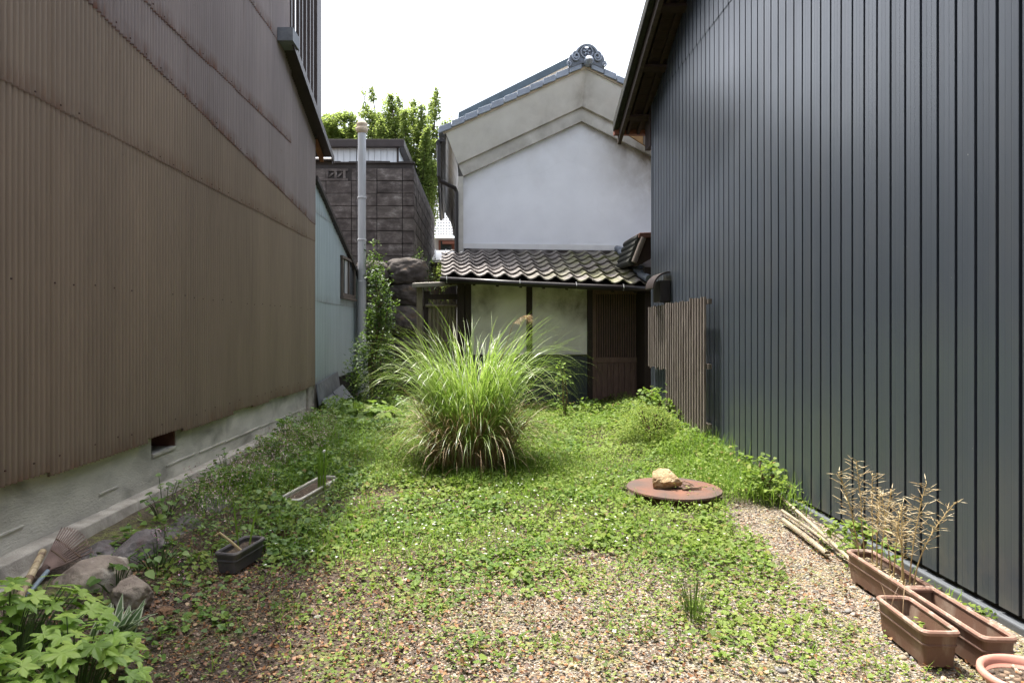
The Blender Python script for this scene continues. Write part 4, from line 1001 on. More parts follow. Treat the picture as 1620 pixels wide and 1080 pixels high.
# ------------------------------------------------------------------ distant neighbours between the block wall and the storehouse
FH = thing('far_tiled_house', 'distant house with pale glazed tile roof beyond the gap', 'house', (-2, 32, 0))
e0, e1, r0, r1 = at(640, 372, 31), at(735, 372, 31), at(640, 322, 34.5), at(735, 322, 34.5)
f = MB()
nc, nr_ = 22, 12
for i in range(nc):
    for j in range(nr_):
        a = i / nc; b_ = j / nr_; c_ = (i + 1) / nc; d_ = (j + 1) / nr_
        q = lambda s, t: e0.lerp(e1, s).lerp(r0.lerp(r1, s), t)
        f.prism([q(a, b_) + Vector((0, 0, 0.07)), q(c_ - 0.012, b_) + Vector((0, 0, 0.07)), q(c_ - 0.012, d_), q(a, d_)], (0, 0, -0.06))
f.build('roof', M['far_tile'], FH)
MB().box(r0.x - 1, r1.x + 1, 34.5, 34.9, r0.z - 0.1, r0.z + 0.25).build('ridge', M['far_tile'], FH)
MB().box(e0.x, e1.x, 31.6, 34, 0, e0.z - 0.05).build('wall', M['far_wall'], FH)
p = at(697, 400, 31.2)
wf = MB().box(p.x - 0.1, p.x + 1.0, 31.35, 31.55, p.z - 0.1, p.z + 0.6).build('window', M['rusty_red'], FH)
MB().box(p.x, p.x + 0.5, 31.3, 31.34, p.z + 0.1, p.z + 0.55).build('pane', M['glass'], wf)
f = MB()
for k in range(9): f.box(p.x - 1.2 + k * 0.13, p.x - 1.16 + k * 0.13, 31.2, 31.25, p.z - 0.9, p.z + 0.05)
f.build('balcony_rail', M['far_tile'], FH)
p = at(700, 382, 31.1); MB().box(p.x, p.x + 1.0, 31.0, 31.2, p.z - 0.12, p.z).build('balcony_beam', M['rusty_red'], FH)
FS = thing('far_white_shed', 'distant shed with sunlit white sheet roof beyond the bamboo gate', 'shed', (-1.5, 24, 0))
q0, q1 = at(672, 411, 22.5), at(722, 411, 22.5)
f = MB().prism([q0, q1, at(722, 396, 25), at(672, 396, 25)], (0, 0, -0.05)); f.build('roof', M['white_paint'], FS)
f = MB()
for k in range(4):
    a, b_ = q0.lerp(q1, k / 3), at(672, 396, 25).lerp(at(722, 396, 25), k / 3); f.bar(a + Vector((0, 0, .02)), b_ + Vector((0, 0, .02)), 0.03, 0.05)
f.build('roof_seam', M['far_tile'], FS)
MB().box(q0.x, q1.x, 22.7, 25, 0, q0.z - 0.06).build('wall', M['old_wood'], FS)

# ------------------------------------------------------------------ scatter tools for leaves
LEAF = np.array([(0, 0, 0), (-0.30, 0.02, 0.05), (-0.50, 0.30, 0.09), (-0.32, 0.68, 0.05), (0, 1.0, -0.08), (0.32, 0.68, 0.05), (0.50, 0.30, 0.09), (0.30, 0.02, 0.05), (0, 0.45, -0.03)], float)
LEAF[:, 1] -= 0.35
LEAF_F = [(0, 8, 2, 1), (8, 4, 3, 2), (0, 7, 6, 8), (8, 6, 5, 4)]
OVAL = np.array([(0, 0, 0), (-0.22, 0.35, 0.05), (-0.18, 0.72, 0.03), (0, 1.0, -0.05), (0.18, 0.72, 0.03), (0.22, 0.35, 0.05)], float)
OVAL_F = [(0, 3, 2, 1), (0, 5, 4, 3)]
OVAL_W = OVAL * np.array([1.7, 1, 1])
SLIM = np.array([(0, 0, 0), (-0.13, 0.3, 0.03), (-0.11, 0.7, 0.0), (0, 1.0, -0.12), (0.11, 0.7, 0.0), (0.13, 0.3, 0.03)], float)
def rots(yaw, tilt, roll=None):
    cy, sy, ct, st = np.cos(yaw), np.sin(yaw), np.cos(tilt), np.sin(tilt)
    n = len(yaw); Rz = np.zeros((n, 3, 3)); Rx = np.zeros((n, 3, 3))
    Rz[:, 0, 0] = cy; Rz[:, 0, 1] = -sy; Rz[:, 1, 0] = sy; Rz[:, 1, 1] = cy; Rz[:, 2, 2] = 1
    Rx[:, 0, 0] = 1; Rx[:, 1, 1] = ct; Rx[:, 1, 2] = -st; Rx[:, 2, 1] = st; Rx[:, 2, 2] = ct
    Rm = Rz @ Rx
    if roll is not None:
        Ry = np.zeros((n, 3, 3)); cr, sr = np.cos(roll), np.sin(roll)
        Ry[:, 0, 0] = cr; Ry[:, 0, 2] = sr; Ry[:, 1, 1] = 1; Ry[:, 2, 0] = -sr; Ry[:, 2, 2] = cr
        Rm = Rm @ Ry
    return Rm
def scatter(name, T, TF, P, Rm, S, mt, parent=None, org=None, smooth=False):
    P = np.asarray(P, float); n = len(P); k = len(T)
    S = np.asarray(S, float).reshape(n, -1)
    TS = T[None] * (S[:, None, :] if S.shape[1] == 3 else S[:, None, 0:1])
    V = (np.einsum('nij,nkj->nki', Rm, TS) + P[:, None, :]).reshape(-1, 3)
    flat = np.concatenate([np.array(f_) for f_ in TF]); cnt = np.array([len(f_) for f_ in TF])
    loops = (flat[None, :] + (np.arange(n) * k)[:, None]).ravel()
    return fast_mesh(name, V, loops, np.tile(cnt, n), mt, parent, smooth, org)
def blades(name, root, az, length, lean, droop, width, mt, parent=None, org=None, m=7, twist=0.0, curl=2.0):
    """grass blades as tapered ribbons: lean = start angle off vertical, droop = added angle along the blade"""
    n = len(root); t = np.linspace(0, 1, m + 1)
    ang = lean[:, None] + droop[:, None] * t[None, :] ** curl
    seg = length[:, None] / m
    dh = np.sin(ang) * seg; dz = np.cos(ang) * seg
    h = np.concatenate([np.zeros((n, 1)), np.cumsum((dh[:, :-1] + dh[:, 1:]) / 2, 1)], 1)
    z = np.concatenate([np.zeros((n, 1)), np.cumsum((dz[:, :-1] + dz[:, 1:]) / 2, 1)], 1)
    C = np.zeros((n, m + 1, 3))
    C[..., 0] = root[:, 0:1] + np.cos(az)[:, None] * h; C[..., 1] = root[:, 1:2] + np.sin(az)[:, None] * h; C[..., 2] = root[:, 2:3] + z
    tw = az[:, None] + math.pi / 2 + twist * rng.normal(size=(n, 1)) * (0.3 + t[None, :])
    wd = width[:, None] * (0.55 + 0.45 * np.minimum(1, t * 4))[None, :] * np.clip((1.02 - t) * 2.2, 0.04, 1)[None, :]
    Wv = np.stack([np.cos(tw), np.sin(tw), 0.25 * np.sin(tw * 3)], -1) * (wd / 2)[..., None]
    V = np.stack([C - Wv, C + Wv], 2).reshape(n, -1, 3)
    k = 2 * (m + 1)
    q = np.array([[2 * i, 2 * i + 1, 2 * i + 3, 2 * i + 2] for i in range(m)]).ravel()
    loops = (q[None] + (np.arange(n) * k)[:, None]).ravel()
    return fast_mesh(name, V.reshape(-1, 3), loops, np.full(n * m, 4), mt, parent, True, org)
U = rng.uniform
def gzs(P): return np.array([gz(x, y) for x, y in P])

# ------------------------------------------------------------------ ground cover density
def nz(x, y, s, o=0.0): return mnoise.noise(Vector((x * s + o, y * s - o, o)))
holes = [(0.78, 4.68, 0.34, 0.26), (0.25, 3.75, 0.5, 0.28), (0.75, 3.25, 0.45, 0.3), (2.3, 5.6, 0.42, 0.7), (2.2, 4.3, 0.3, 0.9), (1.75, 6.0, 0.3, 0.3), (-0.98, 6.4, 0.3, 0.55), (0.9, 2.9, 1.1, 0.35)]
lush_spots = [(0.95, 3.55, 0.55, 0.45), (1.25, 4.6, 0.7, 0.5), (0.15, 5.0, 0.8, 0.6), (1.0, 5.3, 0.9, 0.5), (-1.2, 4.9, 0.6, 0.6), (-1.55, 3.7, 0.3, 0.4)]
def density(x, y):
    d = min(1, max(0.0, (y - 3.3) / 2.2)) * 0.44 + 0.48
    d += 0.45 * nz(x, y, 1.3, 3.3) + 0.42 * nz(x, y, 3.8, 7.7)
    for hx, hy, rx, ry in lush_spots: d += 0.55 * max(0, 1 - math.hypot((x - hx) / rx, (y - hy) / ry))
    for hx, hy, rx, ry in holes: d -= 1.15 * max(0, 1 - math.hypot((x - hx) / rx, (y - hy) / ry) ** 2)
    if x < -0.6 and y < 4.9: d -= 0.34 * min(1, (-0.6 - x) / 0.4) * min(1, (4.9 - y) / 0.5)
    if x > 1.95 and y < 5.6: d -= 0.55 * min(1, (x - 1.95) / 0.25)
    if y > 6.2: d = max(d, 0.62 if not (-1.25 < x < -0.75 and y < 6.9) else d)
    if math.hypot(x - 1.78, y - 6.35) < 0.46: d = 0
    for (cx, cy, hx, hy) in ((-1.62, 4.56, 0.15, 0.26), (-1.55, 6.3, 0.16, 0.5), (2.39, 4.02, 0.13, 0.36), (2.37, 3.4, 0.13, 0.36), (2.14, 3.36, 0.13, 0.27)):
        if abs(x - cx) < hx and abs(y - cy) < hy: d = 0
    return min(1, max(0, d))
def height(x, y):
    h = 0.03 + 0.05 * min(1, max(0, (y - 4.2) / 1.5)) + 0.10 * min(1, max(0, (y - 7.6) / 2.0)) * min(1, max(0.2, (12.8 - y) / 2))
    h += 0.09 * max(0, nz(x, y, 1.15, 40.0)) * min(1, max(0, (y - 6.5) / 2))
    h += 0.11 * max(0, nz(x, y, 1.7, 1.1)) * min(1, max(0.15, (y - 3.8) / 1.2)) + 0.06 * max(0, nz(x, y, 4.2, 2.1)) * min(1, max(0, (y - 4.2) / 1.2))
    h += 0.20 * min(1, max(0, (-1.15 - x) / 0.5)) * min(1, max(0, (y - 4.4) / 0.8)) * (0.6 + 0.8 * nz(x, y, 2.0, 9.0))
    if x > 2.1 and y > 5.8: h += 0.10 * min(1, (x - 2.1) / 0.4)
    return h
def sample(n, x0, x1, y0, y1, dens=density, nearbias=True):
    X = U(x0, x1, n); Y = U(y0, y1, n); r = U(0, 1, n)
    keep = [i for i in range(n) if r[i] < dens(X[i], Y[i])]
    return X[keep], Y[keep]
def is_lit_side(x, y): return x > -1.15
X, Y = sample(105000, -2.45, 2.78, 2.2, 13.2)
# fewer, wider leaves far away where they merge
keep = U(0, 1, len(X)) < np.clip(1.25 - (Y - 3) * 0.045, 0.6, 1); X, Y = X[keep], Y[keep]
Hh = np.array([height(a, b) for a, b in zip(X, Y)]); Z = gzs(zip(X, Y)) + Hh * U(0.25, 1.0, len(X)) ** 0.8 + 0.006
P = np.stack([X, Y, Z], 1); n = len(P)
fr_ = np.array([density(a, b) for a, b in zip(X, Y)]); S = U(0.015, 0.042, n) * (1 + 0.035 * np.maximum(0, Y - 4)) * np.where(X < -1.3, 1.25, 1.0) * np.where(U(0, 1, n) < 0.12, 1.3, 1.0); tl = np.abs(rng.normal(0, 0.42, n)) + 0.05
sh = (X < -1.15) & (U(0, 1, n) < 0.7)
fine_ = np.array([nz(a, b, 0.85, 12.0) for a, b in zip(X, Y)]); S = S * np.where(fine_ > 0.08, 0.62, 1.0) * np.where(Y < 4.4, 0.85, 1.0)
Rm = rots(U(0, 6.283, n), -tl * 0.6 + U(-0.3, 0.3, n), rng.normal(0, 0.32, n))
sub = lambda m: (P[m], Rm[m], S[m])
tag(scatter('ground_cover', LEAF, LEAF_F, *sub(~sh), M['cover_leaf'], org=(0.5, 6, 0)), 'low leafy ground cover spreading over the sunny yard', 'ground cover', kind='stuff')
tag(scatter('shade_ground_cover', LEAF, LEAF_F, *sub(sh), M['shade_leaf'], org=(-1.8, 6, 0)), 'darker leafy ground cover in the shade below the kerb', 'ground cover', kind='stuff')
# extra small bright leaflets
X, Y = sample(56000, -1.5, 2.7, 2.4, 12.6, lambda x, y: (0.25 + 0.75 * density(x, y)) * min(1, max(0.0, nz(x, y, 0.85, 12.0) * 2.2 + 0.30)) * (0.45 if y < 4.2 else 1))
n = len(X); Z = gzs(zip(X, Y)) + np.array([height(a, b) for a, b in zip(X, Y)]) * U(0.5, 1.15, n) + 0.01
tag(scatter('clover', LEAF, LEAF_F, np.stack([X, Y, Z], 1), rots(U(0, 6.283, n), U(-0.5, 0.5, n), rng.normal(0, 0.3, n)), U(0.009, 0.023, n), M['lime_leaf'], org=(0.5, 6, 0)), 'patches of tiny bright lime green leaves in the sunny yard', 'ground cover', kind='stuff')
# dead leaves
X, Y = sample(24000, -2.2, 2.5, 2.3, 7.0, lambda x, y: 0.70 - 0.40 * density(x, y) - 0.25 * (x > 1.2) - 0.3 * (y > 5.2) + 0.25 * (x < -0.3))
n = len(X); Z = gzs(zip(X, Y)) + U(0.008, 0.03, n)
tag(scatter('fallen_leaves', LEAF, LEAF_F, np.stack([X, Y, Z], 1), rots(U(0, 6.283, n), rng.normal(0, 0.35, n), rng.normal(0, 0.35, n)), U(0.009, 0.026, n), M['dead_leaf'], org=(0, 4, 0)), 'brown fallen leaves lying on the gravel', 'leaves', kind='stuff')
# grass
def gdens(x, y):
    d = 0.18 + 0.5 * nz(x, y, 0.9, 20.0)
    d += 0.9 * max(0, 1 - math.hypot((x + 0.0) / 1.35, (y - 7.6) / 1.3))
    d += 0.9 * max(0, 1 - math.hypot((x - 2.35) / 0.5, (y - 6.7) / 1.2)) + 0.7 * max(0, 1 - math.hypot((x - 2.4) / 0.45, (y - 7.9) / .8))
    d += 0.6 * max(0, 1 - math.hypot((x + 1.0) / 0.25, (y - 6.0) / 0.35))
    if y < 4.6: d *= 0.35
    if y > 9.2: d *= 0.45
    return min(1, max(0, d)) * (density(x, y) > 0.25)
X, Y = sample(100000, -2.3, 2.78, 2.6, 12.6, gdens); n = len(X)
gr = np.stack([X, Y, gzs(zip(X, Y))], 1); hh = np.array([height(a, b) for a, b in zip(X, Y)])
tag(blades('grass', gr, U(0, 6.283, n), (0.05 + hh * 1.15) * U(0.6, 1.35, n), U(0, 0.5, n), U(0.2, 1.3, n), U(0.003, 0.0065, n), M['grass_blade'], org=(0, 7, 0), m=3), 'fine bright green grass around the pampas clump and siding', 'grass', kind='stuff')
# small rosettes of weed seedlings over the gravel
P_ = []; yw = []; sz_ = []
while len(yw) < 5200:
    x, y = U(-1.7, 2.35), U(2.35, 5.4)
    if U() > 0.35 + 0.6 * (nz(x, y, 1.6, 31.0) + 0.25) or (x > 1.95 and U() < 0.8) or (x < -0.5 and U() < 0.55): continue
    if any(abs(x - a) < b and abs(y - c) < d for a, b, c, d in ((2.14, 0.13, 3.36, 0.27), (2.39, 0.13, 3.7, 0.7), (-1.62, 0.15, 4.56, 0.26))): continue
    a0 = U(0, 6.28); k_ = int(U(3, 7)); s_ = U(0.010, 0.024); z = gz(x, y)
    for k in range(k_):
        a = a0 + 6.283 * k / k_ + U(-0.3, 0.3); P_.append((x - math.sin(a) * s_ * 0.5, y + math.cos(a) * s_ * 0.5, z + U(0.010, 0.028))); yw.append(a); sz_.append(s_ * U(0.7, 1.2))
n = len(yw)
tag(scatter('seedling_rosettes', OVAL_W, OVAL_F, np.array(P_), rots(np.array(yw), U(-0.1, 0.5, n)), np.array(sz_), M['sprout'], org=(0.3, 3.8, 0)), 'tiny dull green and yellow weed rosettes sprouting through the gravel', 'weeds', kind='stuff')
# taller tufts of broad leaved weeds standing above the rest
P_ = []; yw = []; tl_ = []; sz_ = []; cnt_ = 0
while cnt_ < 150:
    x, y = U(-2.1, 2.6), U(4.3, 12.3)
    if density(x, y) < 0.6 or math.hypot(x - 1.79, y - 6.32) < 0.7 or math.hypot(x + 0.1, y - 7.75) < 0.7 or nz(x, y, 0.9, 77.0) < -0.12: continue
    cnt_ += 1; r = U(0.08, 0.22); hh_ = U(0.07, 0.19) * (1 if y > 5.5 else 0.7); s0 = U(0.024, 0.05)
    for _ in range(int(26 + 220 * r)):
        a = U(0, 6.283); q = r * math.sqrt(U(0, 1)); P_.append((x + q * math.cos(a), y + q * math.sin(a), gz(x, y) + hh_ * (1.1 - (q / r) ** 2 * 0.7) * U(0.45, 1.0))); yw.append(a - 1.57 + U(-0.8, 0.8)); tl_.append(-U(0.0, 0.8)); sz_.append(s0 * U(0.6, 1.2))
n = len(yw)
tag(scatter('weed_tufts', LEAF, LEAF_F, np.array(P_), rots(np.array(yw), np.array(tl_), rng.normal(0, 0.3, n)), np.array(sz_), M['cover_leaf'], org=(0.3, 7, 0)), 'taller tufts of broad leaved weeds standing above the low cover', 'weeds', kind='stuff')
# dead stems and straw lying through the weeds
X, Y = sample(7000, -2.0, 2.6, 2.5, 11.5, lambda x, y: 0.25 + 0.5 * nz(x, y, 1.4, 55.0)); n = len(X)
dz_ = np.array([height(a, b) for a, b in zip(X, Y)]) * U(0.2, 1.0, n) * np.array([density(a, b) for a, b in zip(X, Y)])
tag(blades('straw', np.stack([X, Y, gzs(zip(X, Y)) + dz_ + 0.006], 1), U(0, 6.283, n), U(0.04, 0.14, n), U(0.9, 1.6, n), U(-0.2, 0.5, n), U(0.0018, 0.004, n), M['pampas_dry'], org=(0, 6, 0), m=3), 'thin dead stems and straw lying through the weeds', 'straw', kind='stuff')
# white flowers
def flower_pts(nf):
    out = []
    while len(out) < nf:
        x, y = U(-1.6, 2.4), U(3.2, 7.2)
        p = 1.0 * max(0, 1 - math.hypot((x - 0.15) / 1.2, (y - 5.5) / 1.1)) + 0.25
        if y < 4.4: p *= 0.6
        if U() < p * density(x, y): out.append((x, y))
    return out
fp = flower_pts(190); fl = []
for (x, y) in fp:
    z = gz(x, y) + height(x, y) * 1.0 + U(0.015, 0.04); a0 = U(0, 6.28)
    for k in range(4): fl.append((x, y, z, a0 + k * math.pi / 2))
fl = np.array(fl); n = len(fl)
tag(scatter('white_flowers', np.array([(0, 0, 0), (-0.38, 0.45, 0.1), (-0.2, 0.95, 0.05), (0.2, 0.95, 0.05), (0.38, 0.45, 0.1)], float), [(0, 4, 3, 2, 1)], fl[:, :3], rots(fl[:, 3], U(-0.25, 0.5, n)), U(0.008, 0.014, n), M['petal'], org=(0, 5, 0)), 'small white four petalled flowers dotted over the ground cover', 'flowers', kind='stuff')

# gravel pebbles
import bmesh
def ico(sub_):
    bm = bmesh.new(); bmesh.ops.create_icosphere(bm, subdivisions=sub_, radius=1)
    V_ = np.array([v_.co[:] for v_ in bm.verts]); F_ = [tuple(v_.index for v_ in f_.verts) for f_ in bm.faces]; bm.free(); return V_, F_
IV, IF = ico(1)
IV2, IF2 = ico(2)
for v_ in IV2: v_ *= 1 + 0.16 * mnoise.noise(Vector(v_ * 1.3 + 4))
def pdens(x, y):
    f_ = 1.0 if y < 4.6 else max(0, 1 - (y - 4.6) / 1.6)
    if x > 1.8: f_ = 1.0
    return f_ * (1.0 - 0.5 * density(x, y))
X, Y = sample(56000, -2.1, 2.74, 2.3, 6.6, pdens)
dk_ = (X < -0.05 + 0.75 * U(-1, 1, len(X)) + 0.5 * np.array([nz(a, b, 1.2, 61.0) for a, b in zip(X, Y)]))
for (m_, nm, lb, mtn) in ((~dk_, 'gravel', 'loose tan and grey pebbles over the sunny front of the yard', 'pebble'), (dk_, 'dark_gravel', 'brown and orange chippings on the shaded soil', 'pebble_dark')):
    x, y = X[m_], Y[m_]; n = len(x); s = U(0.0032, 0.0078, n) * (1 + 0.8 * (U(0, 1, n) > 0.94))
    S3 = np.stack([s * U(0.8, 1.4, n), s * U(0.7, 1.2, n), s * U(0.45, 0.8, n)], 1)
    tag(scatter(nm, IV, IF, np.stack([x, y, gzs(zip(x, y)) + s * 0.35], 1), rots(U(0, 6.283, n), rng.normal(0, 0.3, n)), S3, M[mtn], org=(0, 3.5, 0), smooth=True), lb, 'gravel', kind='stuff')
# some larger stray chips among them
n = 110; x = U(-1.6, 2.3, n); y = U(2.6, 5.6, n); s = U(0.010, 0.022, n)
tag(scatter('stone_chips', IV2, IF2, np.stack([x, y, gzs(zip(x, y)) + s * 0.3], 1), rots(U(0, 6.283, n), rng.normal(0, 0.3, n)), np.stack([s * 1.3, s * 0.9, s * 0.55], 1), M['pebble'], org=(0, 3.5, 0), smooth=True), 'larger tan and orange stone chips strewn on the gravel', 'gravel', kind='stuff')

# ------------------------------------------------------------------ pampas clump
PC = np.array([-0.10, 7.75, gz(-0.1, 7.75)])
PG = thing('pampas_clump', 'big arching clump of tall pampas grass in the middle of the yard', 'ornamental grass', tuple(PC))
def ring(n, r): 
    a = U(0, 6.283, n); q = r * np.sqrt(U(0, 1, n)); return np.stack([PC[0] + q * np.cos(a), PC[1] + q * np.sin(a), np.full(n, PC[2])], 1), a
root, a = ring(900, 0.36); n = len(root)
blades('green_blades', root, a + rng.normal(0, 0.5, n), U(1.25, 2.1, n), np.abs(rng.normal(0.11, 0.11, n)), U(0.9, 3.0, n), U(0.008, 0.015, n), M['pampas'], PG, m=14, twist=0.35, curl=2.4)
root, a = ring(430, 0.38); n = len(root)
blades('outer_blades', root, a + rng.normal(0, 0.4, n), U(0.8, 1.5, n), np.abs(rng.normal(0.22, 0.14, n)), U(1.3, 3.0, n), U(0.008, 0.014, n), M['pampas'], PG, m=11, twist=0.4, curl=1.5)
root, a = ring(950, 0.44); n = len(root)
blades('dry_blades', root, a + rng.normal(0, 0.5, n), U(0.45, 1.3, n), np.abs(rng.normal(0.30, 0.25, n)), U(0.6, 3.2, n), U(0.006, 0.012, n), M['pampas_dry'], PG, m=8, twist=0.5)
root, a = ring(700, 0.40); n = len(root)
blades('stems', root, a + rng.normal(0, 0.3, n), U(0.35, 0.75, n), np.abs(rng.normal(0.12, 0.1, n)), U(0.0, 0.4, n), U(0.006, 0.010, n), M['pampas_dry'], PG, m=4, twist=0.3)
n = 9; az_ = np.array([2.9, 2.6, 0.3, 0.2, 0.1, 1.5, 4.0, 3.3, 0.5])
root = np.stack([PC[0] + U(-0.3, 0.3, n), PC[1] + U(-0.3, 0.3, n), np.full(n, PC[2])], 1)
blades('tall_blades', root, az_, np.array([1.95, 1.85, 2.0, 1.9, 2.1, 1.8, 1.75, 1.8, 1.9]), U(0.06, 0.2, n), np.array([0.15, 0.5, 1.0, 1.6, 1.3, 0.5, 0.7, 0.3, 1.4]), U(0.014, 0.02, n), M['pampas'], PG, m=12, curl=2.2)
pl0, pl1 = Vector((PC[0] + 0.25, PC[1], 1.0)), at(812, 512, PC[1])
stem_pts = [pl0, pl0.lerp(pl1, 0.5), pl1, at(822, 503, PC[1]), at(830, 499, PC[1]), at(834, 504, PC[1]), at(833, 511, PC[1])]
st = MB().tube(stem_pts, [0.004, 0.004, 0.0035, 0.003, 0.003, 0.002, 0.002], 6).build('plume_stem', M['pampas_dry'], PG)
pp = []
for k in range(260):
    i = random.choice((2, 3, 3, 4, 4, 5)); q = stem_pts[i].lerp(stem_pts[i + 1] if i + 1 < len(stem_pts) else stem_pts[i], random.random()); pp.append(q[:])
n = len(pp); blades('plume', np.array(pp), rng.normal(-0.3, 0.5, n), U(0.05, 0.12, n), U(1.2, 2.2, n), U(0.2, 1.0, n), U(0.002, 0.004, n), M['plume'], PG, m=3)

# ------------------------------------------------------------------ rust lid, rock and twig
LC = Vector((1.79, 6.32, gz(1.79, 6.32)))
FPIT = thing('fire_pit', 'round rusty iron lid on a low drum in the weeds', 'fire pit', tuple(LC))
MB().lathe(LC, [(0.34, -0.05), (0.345, 0.07), (0.33, 0.10)], 32).build('drum', M['rust_dark'], FPIT)
LV = MB(); n = 72
loops = []
for (r, z) in ((0.30, 0.098), (0.425, 0.100), (0.430, 0.108), (0.426, 0.122), (0.35, 0.126), (0.15, 0.128), (0.01, 0.128)):
    loops.append([LC + Vector((r * math.cos(2 * math.pi * k / n) * (1 + 0.006 * mnoise.noise(Vector((k * 0.5, r, 0)))), r * math.sin(2 * math.pi * k / n), z + 0.006 * mnoise.noise(Vector((math.cos(2 * math.pi * k / n), math.sin(2 * math.pi * k / n), r)))) ) for k in range(n)])
LV.loft(loops); LV.build('lid', M['rust_lid'], FPIT, smooth=False)
rp_ = at(1054, 745, 6.32)
rock('lid_stone', 'sandy yellow stone weighing down the rusty lid', 'stone', (rp_.x - 0.01, 6.30, LC.z + 0.205), (0.150, 0.105, 0.090), M['rock_sand'], 3, rough=0.25, facet=7)
tw = MB(); rr = random.Random(12)
base = LC + Vector((0.06, -0.12, 0.135))
tw.tube([base + Vector((-0.02, -0.02, 0)), base + Vector((0.06, 0.0, 0.008)), base + Vector((0.16, 0.01, 0.004))], [0.011, 0.014, 0.008], 7)
for k in range(14):
    q = base + Vector((rr.uniform(-0.05, 0.14), rr.uniform(0.02, 0.2), 0.004)); d = Vector((rr.uniform(-0.09, 0.12), rr.uniform(-0.06, 0.06), rr.uniform(0, 0.03)))
    tw.tube([q, q + d * 0.5 + Vector((0, 0, 0.008)), q + d], 0.0035, 5)
tag(tw.build('dry_twig', M['brown_stem'], org=tuple(base)), 'dry brown twigs lying on the rusty lid beside the sandy stone', 'twigs', kind='thing')

# ------------------------------------------------------------------ planters
def rrect(cx, cy, z, lx, ly, r, rot, n=5):
    out = []
    for (sx, sy, a0) in ((1, 1, 0), (-1, 1, math.pi / 2), (-1, -1, math.pi), (1, -1, 1.5 * math.pi)):
        for k in range(n):
            a = a0 + (math.pi / 2) * k / (n - 1)
            x = sx * (lx / 2 - r) + r * math.cos(a); y = sy * (ly / 2 - r) + r * math.sin(a)
            out.append(Vector((cx + x * math.cos(rot) - y * math.sin(rot), cy + x * math.sin(rot) + y * math.cos(rot), z)))
    return out
def planter(label, cx, cy, wx, ly, h, rot, body, rim, soil_z=0.6, group=None, z0=None, taper=0.8, name='planter_box'):
    z = gz(cx, cy) + 0.004 if z0 is None else z0
    T = thing(name, label, 'planter', (cx, cy, z), group)
    b = MB()
    b.loft([rrect(cx, cy, z + 0.016, wx * taper, ly * (1 - (1 - taper) * wx / ly), 0.015, rot), rrect(cx, cy, z + h - 0.018, wx * 0.97, ly - wx * 0.03, 0.025, rot)], True, False)
    b.loft([rrect(cx, cy, z + h - 0.018, wx * 0.97 - 0.012, ly - wx * 0.03 - 0.012, 0.02, rot), rrect(cx, cy, z + 0.03, wx * taper - 0.012, ly * 0.95 - 0.012, 0.012, rot)], False, True)
    for (sx, sy) in ((1, 1), (1, -1), (-1, 1), (-1, -1)):
        qx, qy = sx * wx * 0.30, sy * (ly * 0.5 - 0.06)
        b.loft([rrect(cx + qx * math.cos(rot) - qy * math.sin(rot), cy + qx * math.sin(rot) + qy * math.cos(rot), zz, 0.03, 0.05, 0.008, rot, 3) for zz in (z, z + 0.02)])
    bo = b.build('tub', body, T)
    r_ = MB(); hz = z + h
    Ls = [(wx * 0.955, ly - wx * .045, hz - 0.022), (wx * 1.0 + 0.012, ly + 0.012, hz - 0.022), (wx + 0.016, ly + 0.016, hz - 0.008), (wx + 0.006, ly + 0.006, hz), (wx - 0.016, ly - 0.016, hz), (wx - 0.026, ly - 0.026, hz - 0.010), (wx * 0.97 - 0.016, ly - wx * 0.03 - 0.016, hz - 0.022)]
    r_.loft([rrect(cx, cy, zz, a, b_, 0.032, rot) for a, b_, zz in Ls], False, False)
    r_.build('rim', rim, T, smooth=False)
    band = MB(); kz = z + h * 0.62; kk = taper + (1 - taper) * 0.62
    band.loft([rrect(cx, cy, zz, wx * kk + e, ly - wx * (1 - kk) + e, 0.022, rot) for zz, e in ((kz - 0.006, 0.0), (kz - 0.003, 0.007), (kz + 0.003, 0.007), (kz + 0.006, 0.0))], False, False)
    band.build('moulded_band', body, T)
    if soil_z:
        sz = z + h * soil_z; kk = taper + (1 - taper) * soil_z
        s_ = MB(); s_.loft([rrect(cx, cy, sz, (wx * kk - 0.012) * q, (ly - wx * (1 - kk) - 0.012) * q, 0.02 * q, rot) for q in (1, 0.7, 0.4, 0.1)], False, True)
        for v_ in s_.v: v_.z += 0.012 * mnoise.noise(v_ * 14)
        s_.build('soil', M['soil'], T, smooth=True)
    return T, z
PGR = 'brown plastic planters along the siding'
p1, z1 = planter('long brown planter holding dry straw coloured stalks', 2.385, 4.0, 0.155, 0.64, 0.19, R(-1.5), M['brown_plastic'], M['rim_plastic'], 0.78, PGR)
p2, z2 = planter('long brown planter almost empty with an orange pebble in its corner', 2.365, 3.40, 0.150, 0.62, 0.19, R(-1.5), M['brown_plastic'], M['rim_plastic'], 0.22, PGR)
p3, z3 = planter('short brown planter with a few seedlings, standing out from the siding', 2.145, 3.365, 0.165, 0.42, 0.19, R(-3), M['brown_plastic'], M['rim_plastic'], 0.5, PGR)
p4, z4 = planter('dark grey planter with limp leaves on the shaded soil', -1.60, 4.56, 0.15, 0.37, 0.15, R(-12), M['grey_plastic'], M['grey_plastic'], 0.75)
p5, z5 = planter('long dirty white planter sunk in the ground cover', -1.56, 6.28, 0.20, 0.92, 0.17, R(-10), M['white_plastic'], M['white_plastic'], 0.8, z0=-0.03)
